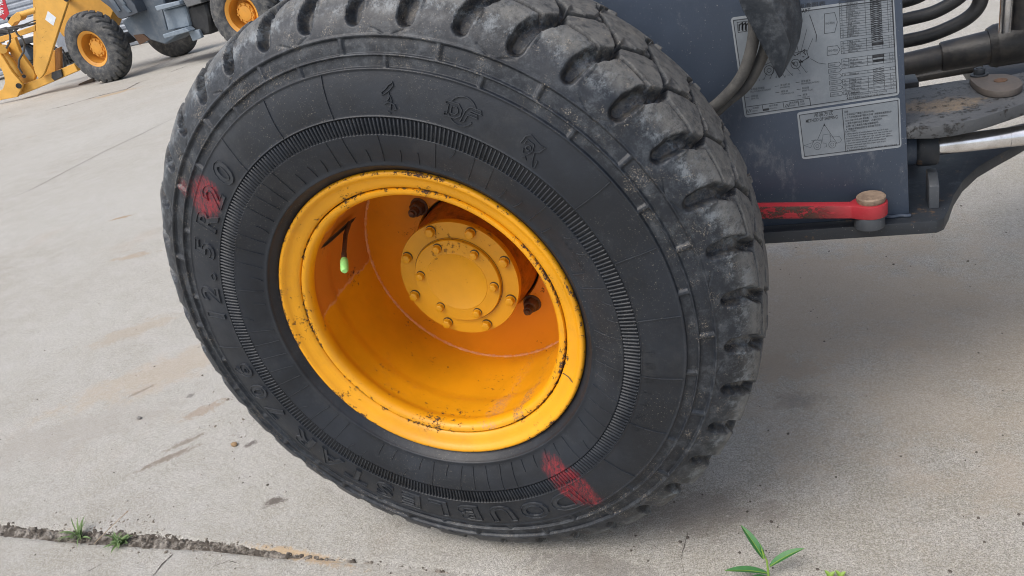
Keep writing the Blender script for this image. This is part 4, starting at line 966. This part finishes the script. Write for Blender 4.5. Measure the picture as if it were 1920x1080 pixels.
# ------------------------------------------------------------------ rubber flap and hoses in front of the panel
YF = .345
fo = [(1372, -30), (1392, 18), (1420, 72), (1447, 122), (1461, 146)]; fi = [(1492, -40), (1499, 8), (1502, 44), (1499, 70), (1491, 98)]
mb = MB(); fa = [U(*q, Y=YF) for q in fo] + [U(1466, 141, Y=YF)]; fb = [U(*q, Y=YF + .012) for q in reversed(fi[2:])]
left = [U(*q, Y=YF) for q in [(1372, -30), (1392, 18), (1418, 68), (1443, 114), (1461, 148)]]
ridg = [U(*q, Y=YF - .012) for q in [(1437, -32), (1452, 16), (1470, 52), (1482, 84), (1466, 143)]]
rght = [U(*q, Y=YF + .030) for q in [(1487, -45), (1500, 4), (1505, 40), (1500, 72), (1491, 96)]]
n = 5; th_ = np.array([0, .012, 0])
top_ = left + ridg + rght[:]; V = [*top_, *[p + th_ for p in top_]]
Fc = [(q, n+q, n+q+1, q+1) for q in range(n-1)] + [(n+q, 2*n+q, 2*n+q+1, n+q+1) for q in range(n-1)]
K = 3*n; Fc += [tuple(K + i_ for i_ in reversed(f)) for f in Fc]
Fc += [(q, q+1, K+q+1, K+q) for q in range(n-1)] + [(2*n+q, K+2*n+q, K+2*n+q+1, 2*n+q+1) for q in range(n-1)] + [(n-1, 2*n-1, K+2*n-1, K+n-1), (2*n-1, 3*n-1, K+3*n-1, K+2*n-1), (0, K, K+n, n), (n, K+n, K+2*n, 2*n)]
mb.add(V, Fc); FL = mb.build('mudguard_flap', M_FLAP, LOADER, bevel=.0018)
# hoses that come out from behind the tyre and run up under the flap
def cr(P, k=8):
    P = [np.array(p, float) for p in P]; P = [2*P[0]-P[1]] + P + [2*P[-1]-P[-2]]; out_ = []
    for i_ in range(1, len(P)-2):
        for q in range(k):
            t = q/k; out_.append(.5*((2*P[i_]) + (-P[i_-1]+P[i_+1])*t + (2*P[i_-1]-5*P[i_]+4*P[i_+1]-P[i_+2])*t*t + (-P[i_-1]+3*P[i_]-3*P[i_+1]+P[i_+2])*t**3))
    out_.append(P[-2]); return out_
for Yh, pts, rr_ in ((.385, [(1310, 222), (1352, 188), (1386, 150), (1404, 110), (1414, 60), (1412, 10)], .0100), (.400, [(1318, 232), (1362, 192), (1398, 162), (1420, 126), (1436, 84), (1440, 30)], .0098)):
    mb = MB(); mb.tube(cr([U(*q, Y=Yh) for q in pts]), rr_, 16); mb.build('hydraulic_hose', M_HOSEG, LOADER, smooth=True)
for Yh, pts, rr_ in ((.62, [(1640, 52), (1693, 38), (1745, 25), (1780, 8), (1806, -12), (1820, -40)], .0120), (.66, [(1640, 90), (1693, 78), (1738, 68), (1782, 51), (1816, 32), (1836, 8), (1843, -30)], .0128), (.70, [(1640, 16), (1690, 4), (1722, -6), (1745, -20)], .0120)):
    mb = MB(); mb.tube(cr([U(*q, Y=Yh) for q in pts]), rr_, 18); h_ = mb.build('hydraulic_hose', M_HOSE, LOADER, smooth=True); h_['label'] = 'black hydraulic hose curving up at the articulation'
# drive shaft
YS = .92
def seg(a_, b_, ra, rb): mb.tube([a_, a_*.98 + b_*.02, a_*.02 + b_*.98, b_], [ra*.96, ra, rb, rb*.96], 28)
mb = MB(); seg(U(1600, 145, Y=YS), U(1766, 107, Y=YS), .0275, .0275); seg(U(1764, 107, Y=YS), U(1858, 88, Y=YS), .032, .036); DS = mb.build('drive_shaft', M_SHAFT, LOADER, smooth=True)
mb = MB(); seg(U(1852, 89, Y=YS), U(1866, 86, Y=YS), .040, .046); seg(U(1864, 86, Y=YS), U(2060, 48, Y=YS), .045, .050); mb.build('shaft_sleeve', M_SHAFT, DS, smooth=True)
mb = MB(); seg(U(1640, 160, Y=YS+.1), U(1842, 125, Y=YS+.1), .010, .010); mb.build('brake_pipe', M_SHAFT, LOADER, smooth=True)
mb = MB(); p = U(1708, 168, Y=.72); mb.box((p[0]-.02, .70, zb), (p[0]+.012, .76, p[2]+.02)); mb.build('bracket', M_SHAFT, LOADER, bevel=.002)
mb = MB(); a_ = U(1830, 138, Y=1.0); mb.box((a_[0], .95, a_[2]-.05), (a_[0]+.5, 1.25, a_[2])); mb.build('axle_support', M_SHAFT, LOADER, bevel=.004)
# upright cylinder at the top right
YV = .80; c0_ = U(1884, 60, Y=YV); c1_ = U(1882, -60, Y=YV)
mb = MB(); mb.tube([(c0_[0], YV, c0_[2]), (c0_[0], YV, c0_[2]+.6)], .0115, 20); mb.build('upright_rod', M_CHROME, LOADER, smooth=True)
mb = MB(); mb.tube([(c0_[0]+.035, YV+.02, c0_[2]), (c0_[0]+.035, YV+.02, c0_[2]+.6)], .026, 20); mb.build('upright_tube', M_SHAFT, LOADER, smooth=True)
# rest of the machine above and behind (outside the picture; boxes placed and trimmed for their shade on the yard)
mb = MB(); mb.box((-.35, YP+.016, .78), (.50, .95, 1.30)); mb.build('unseen_front_frame', M_SLATED, LOADER, bevel=.01)
mb = MB(); mb.box((2.5, .45, 1.05), (4.3, 1.45, 2.0)); mb.build('unseen_engine_hood', M_YEL, LOADER, bevel=.05)
mb = MB(); mb.box((2.2, .65, .60), (4.2, 1.25, 1.03)); mb.build('unseen_rear_frame', M_SLATED, LOADER, bevel=.02)
mb = MB(); mb.box((1.6, .55, 2.1), (2.5, 1.40, 3.3)); mb.build('cab', M_YEL, LOADER, bevel=.04)
prof = [(r, y) for r, y in full[::2]]
for (x, y) in ((0, 1.56), (3.2, 0.0), (3.2, 1.56)):
    lathe('rear_tyre' if x > 1 else 'far_tyre', [(r, yy) for r, yy in prof], M_RUB2, LOADER, 64, (x, y, H))
    lathe('far_rim', [(.28, .0), (.245, .02), (.24, .13), (.10, .13), (.10, .05), (.001, .05)], M_YEL2, LOADER, 40, (x, y, H))

# ------------------------------------------------------------------ weeds
def blade(mb, base, d0, L, w, bend, n=7, twist=0.0, fold=.25):
    """leaf blade: base point, heading (unit 3D), length, width, droop"""
    d = Vector(d0).normalized(); side = d.cross(Vector((0, 0, 1))); side = side.normalized() if side.length > .01 else Vector((1, 0, 0))
    p = Vector(base); V = []
    for q in range(n+1):
        t = q/n; ww = w*(math.sin(math.pi*min(1, t*.93 + .07))**.75)*(1 - .15*t); up_ = side.cross(d).normalized()
        V += [p - side*ww/2 + up_*ww*fold, p, p + side*ww/2 + up_*ww*fold]
        p = p + d*L/n; d = (d + Vector((0, 0, -1))*bend/n).normalized(); side = (side + up_*twist/n).normalized()
    return mb.add(V, [(3*q+c, 3*q+c+1, 3*q+c+4, 3*q+c+3) for q in range(n) for c in range(2)])
def toward(p, px, py, Z): q = U(px, py, Z=Z); return Vector(q) - Vector(p)
# leafy plant at the bottom edge
b0 = U(1440, 1086, Z=0)
PLT = empty('leafy_plant', (b0[0], b0[1], 0), 'young plant with long pointed green leaves at the bottom edge right of the tyre', 'plant')
def rel(v): return Vector(v) - Vector((b0[0], b0[1], 0))
st_top = U(1428, 1030, Z=.055)
mb = MB(); mb.tube([(0, 0, -.003), rel(U(1441, 1078, Z=.012)), rel(U(1438, 1052, Z=.03)), rel(st_top)], [.0022, .0020, .0017, .0012], 8); mb.build('stem', M_STEM, PLT, smooth=True)
for (a_, za, b_, zb_, wd) in (((1432, 1048), .036, (1390, 986), .075, .016), ((1444, 1062), .020, (1507, 1029), .050, .017), ((1438, 1075), .014, (1360, 1071), .030, .016), ((1432, 1046), .04, (1425, 1020), .055, .007), ((1441, 1084), .006, (1400, 1090), .015, .014)):
    A_ = rel(U(*a_, Z=za)); B_ = rel(U(*b_, Z=zb_)); mb = MB(); dv_ = B_ - A_; L0 = dv_.length; dv_.z += L0*.22
    blade(mb, A_, dv_, L0*1.04, wd, .45, 10); lf_ = mb.build('leaf', M_LEAF, PLT, smooth=True)
    mr_ = MB(); mr_.tube([Vector(mb.V[3*q_+1]) + Vector((0, 0, .0003)) for q_ in range(11)], [.0009*(1 - q_/12) for q_ in range(11)], 6); mr_.build('midrib', M_STEM, lf_, smooth=True)
# two seedlings
for px, lb in ((1556, 'left tiny seedling at the bottom edge beside the leafy plant'), (1576, 'right tiny seedling at the bottom edge beside the leafy plant')):
    p = U(px, 1084, Z=0); o_ = empty('seedling', (p[0], p[1], 0), lb, 'plant')
    for q, an in enumerate((.6, 2.4, 4.4)):
        mb = MB(); blade(mb, (0, 0, .002), (math.cos(an)*.8, math.sin(an)*.8, .9), .014, .008, .6, 5); mb.build('leaf', M_STEM, o_, smooth=True)
def weed(px, py, seed, lb, nb, h, spread, w_):
    p = U(px, py, Z=0); o_ = empty('weed', (p[0], p[1], -.004), lb, 'weed', 'weeds growing in the concrete joint'); r = random.Random(seed)
    for q in range(nb):
        an = r.uniform(0, 6.28); k = r.uniform(.2, 1)*spread
        mb = MB(); blade(mb, (r.gauss(0, .006), r.gauss(0, .004), 0), (math.cos(an)*k, math.sin(an)*k, 1), h*r.uniform(.45, 1.1), w_*r.uniform(.7, 1.3), r.uniform(.6, 1.8), 7, r.uniform(-1, 1)); mb.build('leaf', M_GRASS, o_, smooth=True)
    return o_
weed(150, 1004, 3, 'wispy green grass weed in the joint at lower left, left of the straw', 26, .055, 1.0, .0046)
weed(228, 1016, 8, 'low leafy green weed in the joint at lower left, right of the straw', 30, .044, 1.2, .0068)
a_ = U(176, 1020, Z=.006); b_ = U(240, 958, Z=.03)
mb = MB(); P = cr([a_, U(205, 991, Z=.016), U(225, 972, Z=.024), b_]); mb.tube(P, [.0009]*(len(P)-2) + [.0016, .0012], 7)
tag(mb.build('straw', M_STRAW, None, smooth=True), 'thin dry straw stalk leaning out of the joint between the weeds', 'straw')
for q in range(0):
    pass

# ------------------------------------------------------------------ background loader
def bg_wheel(loader, x, y, face=-1):
    """lug tyre, rim and hub; outer face at y, axle along Y"""
    nth, HH = 540, H
    thb = np.linspace(0, 360, nth, endpoint=False); sb = np.linspace(0, al[-1], 74); rb = spl(sb, al, full[:, 0]); yb = spl(sb, al, full[:, 1]); ub = sb - U0
    Tb, Sb = np.meshgrid(thb, np.arange(len(sb)), indexing='ij'); Ub = ub[Sb]
    ph = (Tb + np.where(Ub < MID, Ub, 2*MID - Ub)*90) % 15.0
    lug = ss(ph, 0, .9)*(1 - ss(ph, 11.2, 12.1)); zone = ss(Ub, -.045, -.03)*(1-ss(Ub, .296, .311))
    h_ = -.024*(1-lug)*zone + .003
    dr2 = np.gradient(rb, sb); dy2 = np.gradient(yb, sb); nl2 = np.hypot(dr2, dy2); n1, n2 = dy2/nl2, -dr2/nl2
    rr = rb[Sb] + n1[Sb]*h_; yy = yb[Sb] + n2[Sb]*h_; a_ = np.radians(Tb)
    Xb, Yb, Zb = rr*np.cos(a_), yy if face < 0 else 2*MID - yy, rr*np.sin(a_)
    m = len(sb); i, j = np.meshgrid(np.arange(nth), np.arange(m-1), indexing='ij'); i2 = (i+1) % nth
    ty = mesh('tyre', np.stack([Xb, Yb, np.maximum(Zb, -H)], -1).reshape(-1, 3), np.stack([i*m+j, i2*m+j, i2*m+j+1, i*m+j+1], -1).reshape(-1, 4), M_RUB2, loader, True, loc=(x, y, H))
    s = 1; off = 0
    rim = lathe('rim', [(.262, .03), (.2818, .008), (.2800, -.001), (.262, .008), (.245, .016), (.231, .028), (.235, .06), (.225, .12), (.215, .20), (.12, .20)], M_YEL2, loader, 60, (x, y, H))
    hub = lathe('hub', [(.150, .22), (.148, .110), (.140, .100), (.108, .100), (.104, .088), (.06, .080), (.001, .080)], M_YEL2, rim, 48)
    mbb = MB()
    for k in range(10): t = 2*math.pi*k/10; hexa(mbb, (.126*math.cos(t), .126*math.sin(t)), .016, .082, .100)
    mbb.build('hub_bolts', M_YEL2, rim)
    return ty
bw = np.array([-9.955, 8.63])
BL = empty('wheel_loader', (-8.45, 8.63, 0), 'distant yellow-armed loader parked at the far left with blue-grey frame', 'wheel loader', 'wheel loaders parked on the concrete yard')
bx, by = -8.45, 8.63
REAR = U(453, 28, Y=8.63)
def rb_(p): return (p[0]-bx, p[1]-by, p[2])
bg_wheel(BL, bw[0]-bx, 0)
bg_wheel(BL, REAR[0]-bx, 0)
fr = U(331, 93, Z=0)
for x in (bw[0]-bx, REAR[0]-bx):
    lathe('far_tyre', [(r, 2*MID-yy) for r, yy in prof], M_RUB2, BL, 64, (x, 1.65, H)); lathe('far_rim', [(.28, .0), (.24, .13), (.001, .13)], M_YEL2, BL, 30, (x, 1.65, H))
def plate(name, pts, Y, t, mat, bev=.006, parent=None):
    mb = MB(); mb.prism([rb_(U(*q, Y=Y)) for q in pts], (0, t, 0)); return mb.build(name, mat, parent or BL, bevel=bev, seg=1)
def btube(name, pts, Y, r, mat, n=12):
    mb = MB(); mb.tube([rb_(U(*q, Y=(Y if not hasattr(Y, '__len__') else Y[k]))) for k, q in enumerate(pts)], r, n); return mb.build(name, mat, BL, smooth=True)
YB = 8.70
ARM = plate('boom_arm', [(63, -60), (66, 20), (68, 90), (63, 128), (66, 138), (73, 148), (77, 145), (83, 137), (91, 115), (100, 85), (112, 48), (126, 6), (148, -60)], YB, .05, M_YEL)
plate('warning_label', [(89.6, 20.8), (105, 33), (100, 48.3), (84.6, 36.7)], YB - .003, .003, simple('pale_blue_white_label', (.62, .68, .74), .5, 0, (.75, .78, .8), 15), .0, ARM)
plate('boom_arm', [(58, -62), (62, 20), (62, 128), (73, 148), (100, 85), (140, -60)], YB + 1.0, .05, M_YEL)
btube('boom_pin', [(124, -2), (124, -2)], (YB - .05, YB + 1.1), .04, M_DARK)
btube('tilt_link', [(34, 29), (50, 24), (70, 18)], YB + .35, .045, M_YEL)
plate('link_clevis', [(14, 42), (20, 32), (31, 23), (37, 26), (40, 34), (37, 39), (28, 42), (22, 50)], YB + .30, .12, M_YEL)
plate('lower_crossbeam', [(-12, 72), (20, 63), (66, 47), (66, 58), (30, 70), (-12, 84)], YB + .25, .10, M_YEL)
plate('linkage_plate', [(-14, 66), (10, 60), (66, 46), (66, 42), (30, 49), (-14, 56)], YB + .6, .05, M_DARK)
btube('steel_pipe', [(14, 54), (40, 52), (66, 43)], YB + .2, .010, M_DARK, 8)
btube('steel_pipe', [(20, 51), (45, 46), (66, 38)], YB + .3, .010, M_DARK, 8)
plate('rocker_arm', [(12, 80), (27, 70), (36, 96), (44, 108), (62, 132), (66, 142), (60, 160), (44, 166), (36, 150), (26, 120)], YB + .18, .06, M_YEL)
btube('bucket_cylinder', [(-4, 84), (8, 100), (24, 122), (37, 144)], YB + .08, [.062, .062, .062, .05], M_YEL, 14)
btube('cylinder_end', [(4, 92), (10, 92)], (YB+.0, YB+.16), .075, M_YEL, 14)
plate('coupler_plate', [(-26, 92), (0, 101), (8, 112), (22, 135), (35, 150), (42, 158), (40, 166), (32, 182), (0, 188), (-26, 192), (-20, 178), (-4, 172), (5, 167), (9, 155), (8, 145), (4, 133), (-4, 120), (-26, 108)], YB - .02, .04, M_YEL)
btube('coupler_pin', [(35, 161), (35, 161)], (YB - .06, YB + .1), .045, M_DARK)
btube('coupler_pin', [(45, 143), (45, 143)], (YB - .03, YB + .1), .03, M_DARK)
plate('coupler_crossbeam', [(42, 158), (60, 152), (138, 119), (146, 133), (64, 168), (34, 180)], YB + .10, .12, M_YEL)
plate('coupler_upright', [(103, 92), (113, 88), (114, 132), (104, 136)], YB + .22, .05, simple('brown_worn_yellow', (.36, .19, .07), .6, 0, (.22, .12, .06), 6))
plate('coupler_web', [(84, 118), (93, 98), (103, 94), (104, 136), (80, 146)], YB + .27, .04, M_YEL)
plate('greasy_joint', [(96, 136), (114, 130), (117, 144), (102, 152), (96, 146)], YB + .07, .03, M_DARK)
btube('grey_hose', [(-8, 58), (6, 56), (15, 58), (19, 67), (19, 78), (12, 90)], YB - .04, .016, M_HOSEG, 8)
btube('grey_hose', [(27, 54), (33, 65), (42, 72), (46, 82), (45, 96), (36, 112), (35, 126), (42, 138)], YB - .05, .016, M_HOSEG, 8)
btube('brake_hose', [(117, 92), (121, 100), (128, 112), (132, 119)], YB + .1, .012, M_DARK, 8)
plate('front_crossmember', [(100, -60), (96, 40), (118, 70), (200, 60), (214, 20), (190, -60)], 9.55, .3, M_YEL, .02)
# frame, fender, steps
plate('fender', [(166, -50), (176, -12), (190, 2), (206, 14), (221, 33), (228, 36), (259, 24), (252, 8), (240, -6), (228, -50)], 8.66, .30, slate('dark_blue_fender', (.05, .06, .075), .4))
for q, pts in enumerate(([(196, -14), (208, -8), (226, 20), (221, 22), (204, 0)], [(212, -16), (222, -10), (236, 8), (231, 10), (217, -6)], [(228, 12), (240, 24), (246, 22), (233, 8)])):
    plate('fender_cleat', pts, 8.645, .016, M_BSLATE, 0)
plate('front_frame_plate', [(215, -50), (238, -4), (258, 20), (228, 40), (240, 62), (262, 82), (278, 74), (310, 84), (342, 62), (312, 28), (298, -50)], 8.86, .5, M_BSLATE, .02)
plate('articulation_plate', [(250, 66), (262, 84), (270, 80), (280, 74), (268, 64)], 8.84, .02, M_RUST, .0)
plate('tool_box', [(301, 20), (346, 11), (352, 30), (357, 50), (312, 59), (306, 40)], 8.70, .45, M_BLGREY, .02)
plate('step_tread', [(289, 12), (334, 2), (338, 9), (294, 21)], 8.58, .16, M_BLGREY, .01)
plate('step_tread', [(304, 65), (346, 52), (355, 59), (308, 73)], 8.56, .16, M_BLGREY, .01)
plate('step_rail', [(299, 18), (303, 17), (313, 56), (309, 58)], 8.58, .03, M_BSLATE, .0)
plate('fuel_tank', [(350, 14), (384, 4), (392, 30), (396, 64), (360, 70), (352, 40)], 8.75, .5, M_DARK, .03)
plate('tank_hanger', [(352, 58), (372, 56), (379, 71), (361, 78)], 8.68, .06, M_BLGREY, .01)
plate('platform_side', [(296, -50), (302, 0), (378, -12), (380, -50)], 8.66, .4, M_BSLATE, .02)
plate('rear_frame_plate', [(340, -4), (374, -10), (378, 6), (350, 14)], 8.64, .3, simple('grey_step_panel', (.14, .145, .15), .6), .01)
mb = MB(); p0_ = rb_(U(262, -6, Y=8.86)); mb.box((p0_[0], .3, 1.05), (REAR[0]-bx+.6, 1.4, 1.75)); mb.build('body', M_BSLATE, BL, bevel=.05)
mb = MB(); mb.box((.1, .3, 1.75), (1.3, 1.4, 3.1)); mb.build('cab', M_YEL, BL, bevel=.06)
mb = MB(); mb.box((REAR[0]-bx+.55, .15, .55), (REAR[0]-bx+1.2, 1.55, 1.5)); mb.build('counterweight', M_BLGREY, BL, bevel=.08)
mb = MB(); mb.tube([(bw[0]-bx, .3, H), (bw[0]-bx, 1.6, H)], .09, 12); mb.tube([(REAR[0]-bx, .3, H), (REAR[0]-bx, 1.6, H)], .09, 12); mb.build('axle_tube', M_DARK, BL, smooth=True)
# wheel chock
p = U(156, 158, Z=0); mb = MB(); mb.prism([(-.17, -.03, 0), (.17, -.03, 0), (.17, -.03, .07), (-.15, -.03, .025)], (0, .09, 0))
tag(mb.build('wooden_chock', simple('old_brown_wood', (.11, .085, .065), .9), None, loc=(p[0]+.1, p[1], 0), rot=(0, 0, .1), bevel=.004), 'brown wooden wedge under the front wheel of the distant loader', 'chock')
# ------------------------------------------------------------------ behind it: shutter wall, banner, motorbike
YW = 15.0
wt = empty('shutter_wall', (-18, YW, 0), 'grey corrugated metal wall behind the distant loader at top left', 'wall')
for k in range(28):
    mb = MB(); z0 = .0 + k*.14; mb.prism([(-12, 0, z0), (-12, -.035, z0+.03), (-12, -.035, z0+.09), (-12, 0, z0+.138)], (26, 0, 0)); mb.build('metal_slat', simple('galvanised_grey', (.30, .33, .37), .45, .3, (.22, .25, .29), 3) if k == 0 else bpy.data.materials['galvanised_grey'], wt)
def Q(px, py, Y): return U(px, py, Y=Y)
YR = 12.6
b = [Q(*q, YR) for q in ((-40, -40), (6, -30), (10, 4), (17, 26), (11, 33), (8, 38), (-3, 30), (-14, 34), (-30, 30))]
c0 = b[3]; mb = MB(); mb.prism([p - c0 for p in b], (0, .012, 0)); BN = tag(mb.build('banner', simple('red_cloth', (.50, .025, .04), .7, 0, (.38, .02, .03), 2), None, loc=tuple(c0)), 'red cloth banner with white characters hanging at the top left corner', 'banner')
mb = MB()
for ch, x_, y_ in (('荣', 0, 10), ('茶', 2, 27)):
    V, Fp = glyphs(ch, 1.0, .02); o_ = Q(x_, y_, YR - .004); ex = Q(x_+10, y_-2.6, YR-.004) - o_; ey = Q(x_-2.2, y_-10, YR-.004) - o_
    mb.add([o_ - c0 + ex*(v[0]*1.3) + ey*(v[1]*1.45) for v in V], Fp)
mb.build('banner_characters', M_WHITE, BN)
# motorbike
YM = 11.8
o0 = Q(34, 60, YM); MBK = empty('motorbike', (o0[0], YM, 0), 'dark motorbike with handlebars parked beyond the distant loader at top left', 'motorbike')
def mm(px, py, Y=YM): q = Q(px, py, Y); return (q[0]-o0[0], q[1]-YM, q[2])
for dx in (-.62, .62):
    lathe('wheel', [(.30, -.04), (.32, 0), (.30, .04), (.25, .04), (.25, -.04)], M_DARK, MBK, 32, (dx, 0, .32), closed=True)
mb = MB(); mb.tube([(-.62, 0, .32), (-.35, 0, .75), (-.25, 0, .98)], .03, 8); mb.tube([(-.35, 0, .75), (.1, 0, .72), (.62, 0, .32)], .04, 8); mb.tube([(-.3, 0, .5), (.2, 0, .35), (.62, 0, .32)], .04, 8); mb.build('frame', M_DARK, MBK, smooth=True)
mb = MB(); mb.box((-.28, -.12, .42), (.12, .12, .70)); mb.build('engine', M_BSLATE, MBK, bevel=.03)
mb = MB(); mb.box((-.05, -.13, .74), (.62, .13, .86)); mb.build('seat', M_DARK, MBK, bevel=.03)
mb = MB(); mb.prism([(-.42, -.1, .60), (-.10, -.1, .72), (-.08, -.1, .86), (-.30, -.1, 1.0), (-.40, -.1, .95)], (0, .2, 0)); mb.build('fairing', M_WHITE, MBK, bevel=.02)
mb = MB(); mb.tube([(-.20, -.34, 1.12), (-.24, -.15, 1.05), (-.26, 0, 1.0), (-.24, .15, 1.05), (-.20, .34, 1.12)], .016, 8); mb.tube([(-.26, -.2, 1.05), (-.30, -.26, 1.28)], .008, 6); mb.tube([(-.26, .2, 1.05), (-.30, .26, 1.28)], .008, 6); mb.build('handlebar', M_DARK, MBK, smooth=True)
for s_ in (-1, 1):
    mb = MB(); mb.box((-.32, .22*s_ - .06, 1.26), (-.30, .22*s_ + .06, 1.34)); mb.build('mirror', M_DARK, MBK, bevel=.008)
# low white van-like car seen through the linkage gaps
YC = 13.4; c = Q(2, 98, YC)
CAR = empty('parked_car', (c[0], YC, 0), 'white parked car half hidden behind the linkage of the distant loader', 'car')
mb = MB(); mb.prism([(-1.9, 0, .30), (-1.9, 0, .68), (-1.2, 0, .80), (-.8, 0, 1.22), (.7, 0, 1.25), (1.25, 0, .86), (1.9, 0, .80), (1.95, 0, .30)], (0, 1.6, 0)); mb.build('body', M_WHITE, CAR, bevel=.04)
mb = MB(); mb.prism([(-1.0, -.006, .82), (-.68, -.006, 1.15), (.62, -.006, 1.17), (1.0, -.006, .86)], (0, .01, 0)); mb.build('window', M_DARK, CAR)
for dx in (-1.25, 1.25):
    lathe('wheel', [(.29, -.02), (.31, 0.0), (.31, .15), (.2, .15), (.2, -.02)], M_DARK, CAR, 32, (dx, -.03, .31), closed=True)
